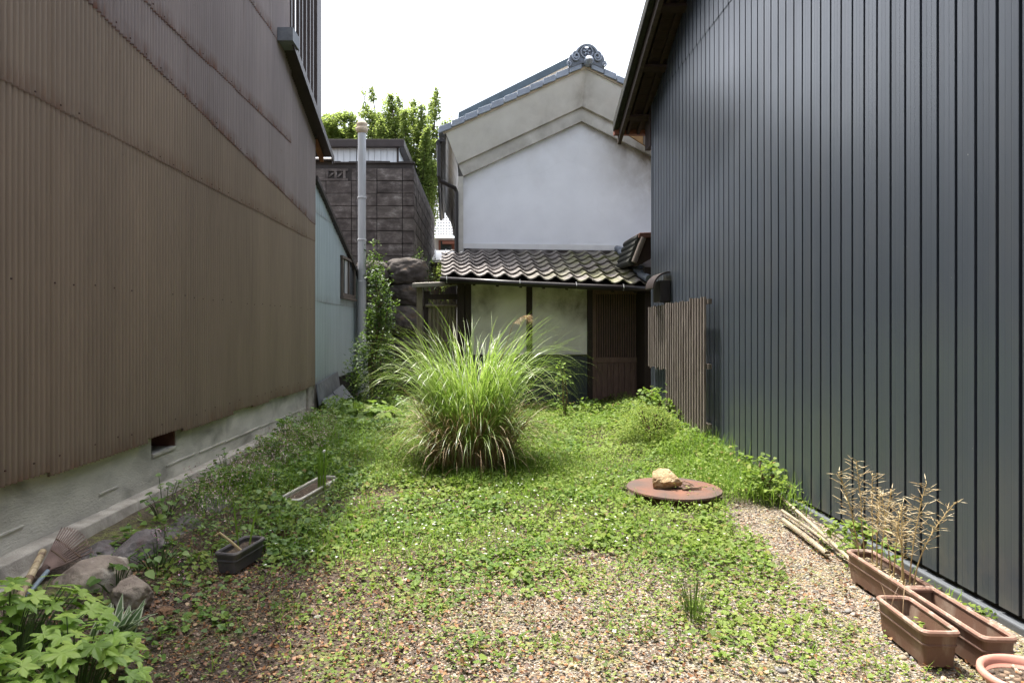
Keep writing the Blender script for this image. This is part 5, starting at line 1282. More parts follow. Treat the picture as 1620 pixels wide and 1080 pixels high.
# round pot in the corner
RPc = Vector((2.20, 2.73, gz(2.2, 2.73)))
RP = thing('round_pot', 'round terracotta pink plastic pot at the edge of the gravel', 'plant pot', tuple(RPc))
MB().lathe(RPc, [(0.115, 0.0), (0.155, 0.19), (0.150, 0.19), (0.125, 0.02)], 40).build('tub', M['terracotta_plastic'], RP, smooth=True)
MB().lathe(RPc, [(0.150, 0.178), (0.172, 0.178), (0.178, 0.19), (0.176, 0.206), (0.166, 0.212), (0.152, 0.206), (0.148, 0.18)], 48, cap=False).build('rim', M['terracotta_plastic'], RP, smooth=True)
MB().lathe(RPc, [(0.149, 0.165), (0.09, 0.168), (0.01, 0.17)], 32).build('soil', M['soil'], RP)
n = 90; a_ = U(0, 6.28, n); q = 0.14 * np.sqrt(U(0, 1, n)); s = U(0.006, 0.014, n)
scatter('soil_chips', IV, IF, np.stack([RPc.x + q * np.cos(a_), RPc.y + q * np.sin(a_), np.full(n, RPc.z + 0.170)], 1), rots(a_, a_), np.stack([s * 1.3, s, s * .6], 1), M['pebble_dark'], RP)
rock('planter_pebble', 'orange pebble in the near corner of the almost empty planter', 'pebble', (2.40, 3.155, z2 + 0.13), (0.020, 0.026, 0.018), mat('orange_pebble', (0.50, 0.13, 0.05), (0.3, 0.08, 0.03), 8), 5, sub=2, facet=2)
rock('planter_pebble', 'small dark lump in the almost empty planter below the pebble', 'clod', (2.385, 3.17, z2 + 0.085), (0.05, 0.06, 0.04), M['soil'], 6, sub=2, facet=2)

# dry pod stalks in the long planter
POD = np.array([(0, 0, 0), (-0.032, 0.3, 0), (0, 0.3, 0.032), (0.032, 0.3, 0), (0, 0.3, -0.032), (-0.027, 0.65, 0), (0, 0.65, 0.027), (0.027, 0.65, 0), (0, 0.65, -0.027), (0, 1, 0)], float)
POD_F = [(0, 2, 1), (0, 3, 2), (0, 4, 3), (0, 1, 4)] + [(1, 2, 6, 5), (2, 3, 7, 6), (3, 4, 8, 7), (4, 1, 5, 8)] + [(9, 5, 6), (9, 6, 7), (9, 7, 8), (9, 8, 5)]
zs = z1 + 0.19 * 0.78
stalks = [(2.36, 4.26, 0.60, -0.10, 0.05), (2.37, 4.22, 0.70, -0.03, 0.03), (2.40, 4.18, 0.62, 0.0, 0.0), (2.38, 4.10, 0.50, 0.02, 0.0), (2.37, 4.04, 0.55, 0.05, -0.02), (2.40, 4.00, 0.52, -0.03, 0.03),
          (2.38, 3.93, 0.46, 0.03, -0.02), (2.39, 3.87, 0.50, 0.0, 0.0), (2.37, 3.82, 0.40, -0.04, 0), (2.39, 3.80, 0.66, 0.08, -0.02), (2.40, 3.78, 0.55, 0.20, -0.04)]
for k, (x, y, h, lx, ly) in enumerate(stalks):
    lb = 'dry pod stalk leaning out towards the siding at the near end of its planter' if k == 10 else 'upright dry straw coloured stalk with thin pods in the long brown planter'
    h *= 0.88
    T = thing('dry_stalk', lb, 'dry plant', (x, y, zs), None if k == 10 else 'dry pod stalks in the long planter')
    rr = random.Random(60 + k)
    pts_ = [Vector((x + lx * t * t + 0.008 * mnoise.noise(Vector((t * 4, k, 0))), y + ly * t, zs + h * t)) for t in np.linspace(0, 1, 9)]
    MB().tube(pts_, [0.0042 - 0.0026 * i / 8 for i in range(9)], 6).build('stem', M['dry_stem'], T)
    Pq = []; yaw = []; til = []; ss = []
    for t in np.linspace(0.42, 1.0, 26 + int(h * 26)):
        i = t * 8; p = pts_[int(min(7, i))].lerp(pts_[int(min(7, i)) + 1], i - int(min(7, i))); az = rr.uniform(0, 6.28); el = rr.uniform(-0.15, 0.75)
        off = 0.02 + 0.012 * rr.random()
        Pq.append((p.x - math.sin(az) * off, p.y + math.cos(az) * off, p.z + 0.012)); yaw.append(az); til.append(el); ss.append(rr.uniform(0.045, 0.085) * (1.15 - 0.3 * t))
    scatter('pods', POD, POD_F, np.array(Pq), rots(np.array(yaw), np.array(til)), np.array(ss), M['pod'], T)
    tw = MB()
    for q, a2 in zip(Pq, yaw): tw.tube([Vector((q[0] + math.sin(a2) * 0.03, q[1] - math.cos(a2) * 0.03, q[2] - 0.012)), Vector(q)], 0.0012, 4, cap=False)
    tw.build('twigs', M['dry_stem'], T)
# dry litter & seedlings in planters
n = 70; x = 2.385 + U(-0.035, 0.035, n); y = U(3.75, 4.25, n)
scatter('leaf_litter', SLIM, OVAL_F, np.stack([x, y, np.full(n, zs + 0.012)], 1), rots(U(0, 6.28, n), rng.normal(0, .3, n)), U(0.02, 0.045, n), M['pod'], p1)
n = 46; x = 2.15 + U(-0.05, 0.05, n); y = U(3.2, 3.46, n)
tag(scatter('seedlings', LEAF, LEAF_F, np.stack([x, y, z3 + 0.105 + U(0, 0.025, n)], 1), rots(U(0, 6.28, n), rng.normal(0, .4, n)), U(0.016, 0.03, n), M['lime_leaf'], org=(2.15, 3.33, z3 + 0.1)), 'small pale green seedlings inside the short brown planter', 'seedlings', kind='thing')
bl_ = np.array([(2.13, 3.5, z3 + 0.1)] * 5) + np.stack([U(-.04, .04, 5), U(-.03, .03, 5), np.zeros(5)], 1)
tag(blades('dry_grass_wisp', bl_, U(0, 6.28, 5), U(0.12, 0.26, 5), U(0.1, 0.5, 5), U(0.5, 1.5, 5), U(0.002, 0.004, 5), M['pampas_dry'], org=tuple(bl_[0]), m=6), 'thin straw wisps sprouting at the far end of the short planter', 'dry grass', kind='thing')
# tiny green tuft at the base flashing behind the planters
n = 24; tag(scatter('wall_weed', LEAF, LEAF_F, np.stack([2.70 + U(-.03, .03, n), 3.62 + U(-.03, .03, n), 0.06 + U(0, 0.05, n)], 1), rots(U(0, 6.28, n), rng.normal(0, .6, n)), U(0.015, 0.025, n), M['cover_leaf'], org=(2.7, 3.62, 0.03)), 'tiny round weed growing behind the almost empty planter at the siding', 'weed', kind='thing')

# iris-like leaves in the two left planters
def sword(label, c, spec, zb, pale=None, parent_group=None):
    T = thing('sword_leaf_plant', label, 'plant', (c[0], c[1], zb))
    n = len(spec); s = np.array(spec, float)
    blades('leaves', np.stack([c[0] + s[:, 4], c[1] + s[:, 5], np.full(n, zb)], 1), s[:, 0], s[:, 1], s[:, 2], s[:, 3], np.full(n, 0.018), M['grass_blade'], T, m=8, twist=0.1)
    return T
T = sword('limp green and yellowing sword leaves in the dark grey planter', (-1.58, 4.55), [(0.3, 0.42, 0.30, 0.1, 0.0, 0), (0.2, 0.34, 0.42, 0.1, 0.01, 0.02), (2.9, 0.33, 0.12, 0.05, -0.05, 0.05), (1.0, 0.3, 0.2, 0.3, 0.02, 0.06)], z4 + 0.12)
MB().tube([(-1.57, 4.50, z4 + 0.12), (-1.64, 4.47, z4 + 0.2), (-1.70, 4.45, z4 + 0.26), (-1.73, 4.45, z4 + 0.24)], [0.010, 0.009, 0.007, 0.005], 7).build('bent_stem', M['pod'], T)
T = sword('upright clump of green spears in the dirty white planter', (-1.47, 6.3), [(rr.uniform(0, 6.28), rr.uniform(0.30, 0.48), rr.uniform(0, 0.07), 0.08, rr.uniform(-.05, .05), rr.uniform(-.05, .05)) for _ in range(14)], z5 + 0.13)
MB().tube([(-1.45, 6.3, z5 + 0.12), (-1.44, 6.3, z5 + 0.48)], 0.003, 6).build('flower_stem', M['green_stem'], T)
rock('flower_head', '', '', (-1.44, 6.3, z5 + 0.49), (0.016, 0.016, 0.014), M['petal'], 2, sub=2, facet=0, parent=T)

# ------------------------------------------------------------------ bamboo canes along the siding
def cane(label, a, b, r, mt, split=False, nodes=6):
    a, b = Vector(a), Vector(b); m = MB(); pts_ = []; rs = []
    for i in range(nodes + 1):
        p = a.lerp(b, i / nodes)
        for (d, k) in ((-0.006, 1.0), (0, 1.18), (0.006, 1.0)):
            t = min(1, max(0, i / nodes + d)); pts_.append(a.lerp(b, t) + Vector((0, 0, 0.006 * math.sin(3 * t)))); rs.append(r * k)
    m.tube(pts_, rs, 10)
    return tag(m.build('bamboo_cane', mt, org=tuple(a)), label, 'bamboo cane', 'bamboo canes lying by the siding', 'thing')
cane('long pale bamboo cane lying closest to the charcoal siding', (2.70, 6.35, 0.11), (2.44, 4.35, 0.045), 0.013, M['plank_bright'])
cane('thick short pale bamboo cane in front of the long one', (2.44, 5.50, 0.05), (2.40, 4.72, 0.035), 0.019, M['plank_bright'], nodes=4)
cane('thin pale bamboo cane crossing between the other two', (2.54, 5.75, 0.06), (2.50, 4.75, 0.045), 0.012, M['plank_bright'])

# ------------------------------------------------------------------ rocks on the left
RG = 'rocks edging the left side of the yard'
p = at(128, 924, 3.95); rock('edge_rock', 'large pale angular rock below the bamboo rake', 'rock', (p.x, 4.02, p.z - 0.03), (0.235, 0.24, 0.165), M['rock_pale'], 1, RG, rotz=0.3, facet=9, rough=0.2)
p = at(198, 945, 3.75); rock('edge_rock', 'small round speckled rock right of the big pale one', 'rock', (p.x, 3.85, p.z - 0.03), (0.115, 0.12, 0.12), M['rock_pale'], 2, RG, facet=4)
p = at(205, 882, 4.4); rock('edge_rock', 'grey slab of rock leaning under the kerb', 'rock', (p.x - .02, 4.48, p.z - 0.04), (0.16, 0.30, 0.16), M['rock_grey'], 8, RG, rotz=-0.1, facet=9)
p = at(160, 900, 4.2); rock('edge_rock', 'dark flat stone between kerb and pale rock', 'rock', (p.x - 0.14, 4.45, 0.10), (0.15, 0.2, 0.10), M['rock_grey'], 14, RG, facet=7)
p = at(265, 842, 5.0); rock('edge_rock', 'dark purplish rock in the kerb weeds', 'rock', (p.x + 0.02, 5.1, p.z - 0.06), (0.17, 0.32, 0.12), M['rock_grey'], 9, RG, facet=8)
p = at(325, 800, 5.6); rock('edge_rock', 'smooth mauve rock under the seed heads', 'rock', (p.x, 5.75, p.z - 0.08), (0.17, 0.32, 0.13), M['rock_grey'], 10, RG, facet=5)
p = at(380, 762, 6.5); rock('edge_rock', 'grey rock near the far end of the kerb', 'rock', (p.x, 6.6, p.z - 0.08), (0.15, 0.28, 0.12), M['rock_grey'], 11, RG, facet=5)
p = at(408, 728, 7.4); rock('edge_rock', 'pale farthest rock below the kerb', 'rock', (p.x, 7.5, p.z - 0.08), (0.15, 0.2, 0.12), M['rock_pale'], 12, RG, facet=5)
p = at(118, 952, 3.75); rock('edge_rock', 'tan stone tucked at the foot of the big pale rock', 'rock', (p.x + 0.04, 3.62, 0.03), (0.10, 0.09, 0.06), M['rock_pale'], 13, RG, facet=5)
SG = 'loose stones on the shaded soil'
p = at(455, 850, 5.0); rock('loose_stone', 'mossy brown oblong stone on the shaded soil', 'stone', (p.x, 5.12, gz(p.x, 5.1) + 0.05), (0.105, 0.07, 0.05), M['rock_brown'], 15, SG, rotz=0.3)
p = at(458, 866, 4.85); rock('loose_stone', 'dark small stone in front of the mossy oblong one', 'stone', (p.x, 4.93, gz(p.x, 4.9) + 0.03), (0.06, 0.05, 0.035), M['rock_grey'], 16, SG)
p = at(262, 975, 3.8); rock('loose_stone', 'flat red brown stone beside the striped hosta', 'stone', (p.x, 3.8, gz(p.x, 3.8) + 0.015), (0.06, 0.05, 0.025), M['rock_brown'], 17, SG, facet=9)
p = at(497, 885, 4.7); rock('loose_stone', 'orange brown chip lying right of the dark small stone', 'stone', (p.x, 4.72, gz(p.x, 4.72) + 0.012), (0.045, 0.03, 0.018), M['rock_sand'], 18, SG, sub=3)

# ------------------------------------------------------------------ rake and poles
RK = thing('bamboo_rake', 'worn bamboo fan rake lying head up against the kerb', 'rake', (-2.55, 4.1, 0.2))
hub = at(66, 905, 3.95); 
MB().tube([hub + Vector((0.02, 0.02, 0.0)), at(40, 945, 3.7)], 0.013, 10).build('handle', M['blue_pole'], RK)
fan = MB(); endp = []
e_a, e_b = at(98, 834, 4.35), at(147, 872, 4.2)
nt2 = 15
hubp = at(70, 900, 3.98)
for k in range(nt2):
    t = k / (nt2 - 1); e = e_a.lerp(e_b, t) + Vector((0, 0, 0.03 * math.sin(math.pi * t))) + (e_a.lerp(e_b, 0.5) - hubp).normalized() * 0.03 * math.sin(math.pi * t)
    s_ = hubp + (e_b - e_a).normalized() * (t - 0.5) * 0.05
    mid = s_.lerp(e, 0.93); tip = e + Vector((0.02, -0.035, -0.005)) + Vector((rr.uniform(-.006, .006), 0, rr.uniform(-.006, .006)))
    fan.tube([s_, s_.lerp(e, 0.5), mid, e, tip], [0.005, 0.0045, 0.004, 0.0035, 0.002], 6)
fan.build('tines', M['rake_wood'], RK)
f = MB()
for q in (0.42, 0.70): f.tube([hubp.lerp(e_a, q) + Vector((0, -0.006, 0.004)), hubp.lerp(e_a.lerp(e_b, .5), q) + Vector((0.0, -0.008, 0.012)), hubp.lerp(e_b, q) + Vector((0.01, -0.006, 0))], 0.0055, 6)
f.build('cross_tie', M['brown_stem'], RK)
MB().tube([hubp + Vector((0.012, 0.012, 0.02)), hubp + Vector((-0.02, -0.03, -0.03))], 0.022, 8).build('binding', M['rake_wood'], RK)
cn = MB(); a, b_ = at(26, 955, 3.55), at(68, 872, 4.05)
cn.tube([a, a.lerp(b_, .45), a.lerp(b_, .46), a.lerp(b_, .47), b_], [0.021, 0.021, 0.024, 0.021, 0.020], 12)
tag(cn.build('bamboo_pole', M['bamboo'], org=tuple(a)), 'mottled yellow bamboo pole leaning on the footing beside the rake', 'bamboo pole', kind='thing')

# ------------------------------------------------------------------ broad-leaved plants in the near left corner
def lobed(nl=5):
    out = [(0.0, -0.02)]; 
    N = 72
    for i in range(N + 1):
        th = -2.45 + 4.9 * i / N
        ph = (th / 1.1) % 1.0; lob = 1 - 2 * min(ph, 1 - ph)
        r = (0.46 + 0.46 * lob ** 1.15) * (1 - 0.26 * abs(th) / 2.45) + 0.03 * math.cos(th * 24)
        out.append((r * math.sin(th), r * math.cos(th)))
    pts_ = [(x, y, 0) for x, y in out]
    V_ = [(0, 0.06, -0.02)] + [(x, y, -0.10 * (x * x + y * y) + 0.035 * abs(math.sin(math.atan2(x, y) * 3.9))) for x, y, _ in pts_[1:]]
    mid = [(0.55 * x, 0.55 * y + 0.03, -0.045 * (x * x + y * y) + 0.05 * abs(math.sin(math.atan2(x, y) * 3.9))) for x, y, _ in V_[1:]]
    n_ = len(V_) - 1
    A = [V_[0]] + mid + V_[1:]
    F_ = [(0, i, i + 1) for i in range(1, n_)] + [(i, n_ + i, n_ + i + 1, i + 1) for i in range(1, n_)]
    F_ = [tuple(reversed(f_)) for f_ in F_]
    return np.array(A, float), F_
LOB, LOB_F = lobed()
def leafy_clump(name, label, cat, c, rad, nleaf, hmin, hmax, smin, smax, leaf, leaf_f, mt, seed, stem=True, tiltm=0.45, gmin=0.0, group=None):
    rr = random.Random(seed); zc = gz(c[0], c[1])
    T = thing(name, label, cat, (c[0], c[1], zc), group)
    P_, yaw, til, S_ = [], [], [], []; m = MB()
    for k in range(nleaf):
        a = rr.uniform(0, 6.283); q = math.sqrt(rr.random()); x = c[0] + rad[0] * q * math.cos(a); y = c[1] + rad[1] * q * math.sin(a)
        h = zc + hmin + (hmax - hmin) * (1 - 0.75 * q * q) * rr.uniform(0.55, 1.05)
        P_.append((x, y, h)); yaw.append(a - math.pi / 2 + rr.uniform(-0.7, 0.7)); til.append(-tiltm * (0.3 + q) * rr.uniform(0.4, 1.2)); S_.append(rr.uniform(smin, smax))
        if stem: 
            b0 = Vector((c[0] + (x - c[0]) * 0.35, c[1] + (y - c[1]) * 0.35, zc)); e = Vector((x, y, h - 0.004)); m.tube([b0, b0.lerp(e, 0.5) + Vector((0, 0, 0.15 * (h - zc))), e], [0.004, 0.003, 0.0022], 5, cap=False)
    scatter('leaves', leaf, leaf_f, np.array(P_), rots(np.array(yaw), np.array(til), rng.normal(0, 0.22, nleaf)), np.array(S_), mt, T, smooth=(leaf is LOB))
    if stem: m.build('stems', M['green_stem'], T)
    return T
AG = 'lobed leafy plants in the near left corner'
leafy_clump('anemone_plant', 'bright green lobed leafy plant filling the near corner by the footing', 'leafy plant', (-2.12, 3.05), (0.40, 0.40), 95, 0.06, 0.42, 0.07, 0.115, LOB, LOB_F, M['maple_leaf'], 1)
leafy_clump('anemone_plant', 'bright green lobed leafy plant nearest the dark gravel', 'leafy plant', (-1.72, 2.88), (0.32, 0.30), 84, 0.04, 0.36, 0.06, 0.10, LOB, LOB_F, M['maple_leaf'], 2)
leafy_clump('anemone_plant', 'low bright green lobed plant at the very bottom edge', 'leafy plant', (-1.95, 2.55), (0.45, 0.25), 70, 0.04, 0.34, 0.06, 0.10, LOB, LOB_F, M['maple_leaf'], 3)
# striped hosta
HC = (-1.86, 3.42); HT = thing('hosta_plant', 'striped hosta with white edged leaves in front of the round speckled rock', 'hosta', (HC[0], HC[1], gz(*HC)))
n = 20; az = U(-1.2, 2.0, n); root = np.tile(np.array([[HC[0], HC[1], gz(*HC)]]), (n, 1)) + np.stack([U(-.08, .1, n), U(-.06, .06, n), np.zeros(n)], 1)
ln, le, dr = U(0.16, 0.27, n), U(0.5, 0.95, n), U(0.4, 0.9, n)
blades('leaf_edge', root, az, ln, le, dr, np.full(n, 0.042), M['hosta_edge'], HT, m=6)
blades('leaf', root + np.array([0, 0, 0.0022]), az, ln * 0.98, le, dr, np.full(n, 0.027), M['hosta'], HT, m=6)
# rush tuft in the foreground gravel
TC = at(1098, 985, 3.68); n = 90
T = thing('rush_tuft', 'dark spiky tuft of rush standing in the foreground ground cover', 'rush', (TC.x, 3.7, gz(TC.x, 3.7)))
a = U(0, 6.283, n); q = 0.05 * np.sqrt(U(0, 1, n))
blades('blades', np.stack([TC.x + q * np.cos(a), 3.7 + q * np.sin(a), np.full(n, gz(TC.x, 3.7))], 1), a, U(0.14, 0.30, n), np.abs(rng.normal(0.22, 0.18, n)), U(0.0, 0.4, n), U(0.0025, 0.004, n), leafmat('rush', [(0, (0.03, 0.06, 0.015)), (1, (0.09, 0.14, 0.03))], 0.2), T, m=5)
# butterbur-like patch before the evergreen, and weeds along the kerb
leafy_clump('broad_weed', 'pale broad leaved weed at the foot of the evergreen shrub', 'weed', (-1.66, 10.4), (0.50, 0.45), 80, 0.12, 0.48, 0.09, 0.16, LEAF * np.array([1.15, 1, 1]), LEAF_F, M['cover_leaf'], 5, tiltm=0.6)
WG = 'weeds growing along the concrete kerb'
for (px_, py_, y_, h, s_, nl, lb) in ((258, 770, 5.3, 0.34, 0.055, 14, 'thin broad leaved weed standing against the kerb above the purplish rock'), (372, 735, 6.6, 0.30, 0.05, 16, 'broad leaved weed on the kerb nearest the vent opening'),
                                      (338, 775, 6.0, 0.26, 0.05, 12, 'squat weed leaning over the kerb step'), (452, 680, 8.6, 0.42, 0.06, 40, 'bushy dark weed at the far end of the kerb'), (478, 655, 9.9, 0.40, 0.06, 30, 'weed by the slumped slate sheet'), (248, 880, 4.35, 0.20, 0.05, 26, 'low round leaved weed beside the leaning slab'), (185, 935, 3.95, 0.16, 0.06, 12, 'round leaved weed growing between the two pale rocks')):
    x_ = -2.45 if px_ not in (248, 185) else (px_ - 760) * y_ / 1080
    leafy_clump('kerb_weed', lb, 'weed', (x_, y_), (0.17, 0.2), nl, 0.05, h, s_ * 0.7, s_ * 1.15, LEAF, LEAF_F, M['shade_leaf'], int(px_), group=WG)
# frothy seed heads along the kerb
sp = []
for (x, y, r, cnt) in ((-2.08, 5.35, 0.2, 90), (-2.02, 6.1, 0.22, 110), (-2.1, 7.0, 0.25, 200), (-2.05, 7.9, 0.3, 240), (-2.2, 9.2, 0.3, 150), (-1.95, 8.6, 0.2, 60), (-1.95, 4.9, 0.15, 30)):
    for _ in range(cnt):
        a = random.uniform(0, 6.28); q = r * math.sqrt(random.random())
        if random.random() < 0.62: sp.append((x + q * math.cos(a), y + 1.6 * q * math.sin(a)))
V3 = []; st = MB()
for (x, y) in sp:
    z = gz(x, y); h = random.uniform(0.22, 0.46)
    for k in range(5):
        V3.append((x + random.gauss(0, 0.018), y + random.gauss(0, 0.018), z + h - k * 0.02 + random.gauss(0, 0.012)))
V3 = np.array(V3); n = len(V3)
tag(scatter('seed_heads', OVAL, OVAL_F, V3, rots(U(0, 6.28, n), U(-1.6, 0.2, n)), U(0.012, 0.026, n), M['seed_head'], org=(-2.05, 7, 0)), 'frothy pinkish brown seed heads drifting along the kerb', 'seed heads', kind='stuff')
n = len(sp); tag(blades('seed_stems', np.array([(x, y, gz(x, y)) for x, y in sp]), U(0, 6.28, n), U(0.2, 0.4, n), U(0, 0.2, n), U(0, 0.4, n), np.full(n, 0.0016), M['shade_leaf'], org=(-2.05, 7, 0), m=3), 'thin brown stems carrying the seed heads by the kerb', 'stems', kind='stuff')
# pink flowers
fl = []
for (px_, py_, y_) in ((243, 850, 4.6), (247, 838, 4.62), (245, 858, 4.58), (260, 838, 4.7), (240, 845, 4.6), (212, 893, 4.2), (285, 885, 4.3), (290, 910, 4.2)):
    p = at(px_, py_, y_)
    for k in range(9): fl.append((p.x + random.gauss(0, 0.012), p.y + random.gauss(0, 0.012), p.z + random.gauss(0, 0.016)))
fl = np.array(fl); n = len(fl)
T = thing('pink_flower_plant', 'weed with small pink blossoms beside the leaning grey slab', 'flowering weed', (-2.15, 4.5, gz(-2.15, 4.5)))
scatter('blossoms', OVAL, OVAL_F, fl, rots(U(0, 6.28, n), U(-1, 1, n)), U(0.012, 0.022, n), M['pink_petal'], T)
stp = MB()
for k in range(0, n, 3): stp.tube([Vector((fl[k][0] + 0.02, fl[k][1], gz(fl[k][0], fl[k][1]))), Vector(fl[k])], 0.0018, 4, cap=False)
stp.build('stems', M['green_stem'], T)

# ------------------------------------------------------------------ shrubs
def shrub(name, label, c, profile, nleaf, mt, tipmat, lsize, seed, stems=6, lean=(0, 0), leaf=OVAL, leaf_f=OVAL_F, tip=0.2, cat='shrub', clump=9):
    """profile: list of (height, radius x, radius y, offset x)"""
    rr = random.Random(seed); zc = gz(c[0], c[1]); T = thing(name, label, cat, (c[0], c[1], zc))
    hs_ = [p_[0] for p_ in profile]
    def rad(h): return [float(np.interp(h, hs_, [p_[k] for p_ in profile])) for k in (1, 2, 3)]
    P1, P2, y1_, y2_ = [], [], [], []
    centers = []
    nc_ = nleaf // clump
    while len(centers) < nc_:
        h = rr.uniform(hs_[0], hs_[-1]); rx, ry, ox = rad(h); a = rr.uniform(0, 6.283); q = rr.random() ** 0.38
        if rr.random() < rx / max(p_[1] for p_ in profile): 
            x_ = c[0] + ox + rx * q * math.cos(a); y_ = c[1] + ry * q * math.sin(a)
            if nz(x_ * 1.0, h + y_, 2.6, seed) > -0.28: centers.append((x_, y_, zc + h, a, q))
    for (x, y, z, a, q) in centers:
        isTip = rr.random() < tip * (0.4 + q)
        for _ in range(clump):
            (P2 if isTip else P1).append((x + rr.gauss(0, lsize * 0.9), y + rr.gauss(0, lsize * 0.9), z + rr.gauss(0, lsize * 0.8) + (0.5 * lsize if isTip else 0)))
            (y2_ if isTip else y1_).append(a - math.pi / 2 + rr.gauss(0, 1.0))
    for nm, Pp, yy, mm in (('foliage', P1, y1_, mt), ('young_shoots', P2, y2_, tipmat)):
        if not Pp: continue
        n_ = len(Pp); scatter(nm, leaf, leaf_f, np.array(Pp), rots(np.array(yy), U(-0.6, 0.9, n_), rng.normal(0, 0.4, n_)), U(0.7, 1.3, n_) * lsize, mm, T)
    m = MB()
    for k in range(stems):
        hh_ = hs_[-1] * rr.uniform(0.7, 0.97); rx, ry, ox = rad(hh_); a = rr.uniform(0, 6.28)
        pts_ = [Vector((c[0] + rad(hh_ * t)[2] + rx * 0.6 * math.cos(a) * t + 0.03 * mnoise.noise(Vector((t * 3, k, seed))), c[1] + ry * 0.5 * math.sin(a) * t, zc + hh_ * t)) for t in np.linspace(0, 1, 8)]
        m.tube(pts_, [0.02 * (1 - 0.8 * t) + 0.003 for t in np.linspace(0, 1, 8)], 6)
    m.build('stems', M['brown_stem'], T)
    return T
shrub('evergreen_shrub', 'dark glossy evergreen shrub growing up beside the flue pipe', (-1.98, 12.3), [(0.05, 0.30, 0.3, 0.0), (0.5, 0.42, 0.4, 0.02), (1.0, 0.40, 0.36, 0.0), (1.25, 0.30, 0.3, 0.06), (1.5, 0.22, 0.24, 0.16), (2.0, 0.20, 0.2, 0.2), (2.5, 0.09, 0.1, 0.14), (2.65, 0.03, 0.04, 0.12)], 4600, M['ever_leaf'], M['ever_tip'], 0.062, 41, 10, tip=0.20)
shrub('climbing_shrub', 'dark climbing foliage on the boulders behind the flue pipe', (-2.38, 15.35), [(1.0, 0.2, 0.12, 0.1), (1.8, 0.28, 0.15, 0.08), (2.6, 0.26, 0.15, 0.02), (3.2, 0.18, 0.12, 0.02), (3.55, 0.08, 0.08, 0.0)], 1500, M['ever_leaf'], M['ever_tip'], 0.07, 43, 4, tip=0.16)
shrub('wall_creeper', 'small creeper hanging at the corner of the block wall', (-1.28, 16.0), [(2.2, 0.12, 0.1, 0.0), (2.8, 0.16, 0.1, 0.0), (3.3, 0.10, 0.1, -0.12)], 420, M['ever_leaf'], M['ever_tip'], 0.06, 44, 3, tip=0.1)
shrub('sunlit_bush', 'sunlit yellow green bush beyond the bamboo gate', (-1.15, 18.5), [(0.3, 0.3, 0.3, 0), (1.6, 0.35, 0.3, 0.0), (2.5, 0.28, 0.3, 0.0), (3.3, 0.12, 0.15, 0.05)], 1300, M['lime_leaf'], M['lime_leaf'], 0.07, 45, 4)
shrub('low_shrub', 'low rounded bright green shrub in front of the slat panels', (2.22, 8.85), [(0.02, 0.40, 0.40, 0), (0.20, 0.46, 0.42, 0), (0.38, 0.36, 0.34, -0.02), (0.50, 0.16, 0.16, -0.04)], 5200, M['cover_leaf'], M['lime_leaf'], 0.030, 46, 8, tip=0.75, clump=10)
shrub('leafy_weed', 'taller nettle like weed between the low shrub and the slat panels', (2.45, 9.6), [(0.02, 0.25, 0.4, 0), (0.35, 0.28, 0.4, 0), (0.62, 0.12, 0.2, 0)], 700, M['cover_leaf'], M['cover_leaf'], 0.055, 47, 8, leaf=LEAF, leaf_f=LEAF_F, cat='weed')
shrub('leafy_weed', 'dense dark weeds before the lattice door', (1.6, 11.7), [(0.02, 0.95, 0.5, 0), (0.12, 0.95, 0.5, 0), (0.27, 0.5, 0.3, 0.1)], 1400, M['cover_leaf'], M['cover_leaf'], 0.055, 48, 8, leaf=LEAF, leaf_f=LEAF_F, cat='weed')
shrub('tall_weed', 'thin tall weed right of the pampas clump before the dark wainscot', (1.30, 10.6), [(0.1, 0.08, 0.08, 0.0), (0.6, 0.12, 0.1, 0.02), (1.05, 0.06, 0.06, -0.05)], 150, M['cover_leaf'], M['cover_leaf'], 0.045, 49, 3, leaf=LEAF, leaf_f=LEAF_F, cat='weed', clump=4)
shrub('siding_weed', 'leafy weeds at the foot of the charcoal siding near the canes', (2.62, 6.3), [(0.02, 0.14, 0.5, 0), (0.2, 0.16, 0.45, 0), (0.34, 0.08, 0.2, 0)], 380, M['cover_leaf'], M['lime_leaf'], 0.045, 50, 4, leaf=LEAF, leaf_f=LEAF_F, cat='weed', tip=0.3)
shrub('siding_weed', 'leafy weeds behind the long planter of dry stalks', (2.62, 4.7), [(0.02, 0.10, 0.38, 0), (0.15, 0.10, 0.35, 0), (0.24, 0.05, 0.12, 0)], 220, M['cover_leaf'], M['lime_leaf'], 0.04, 51, 3, leaf=LEAF, leaf_f=LEAF_F, cat='weed', tip=0.3)

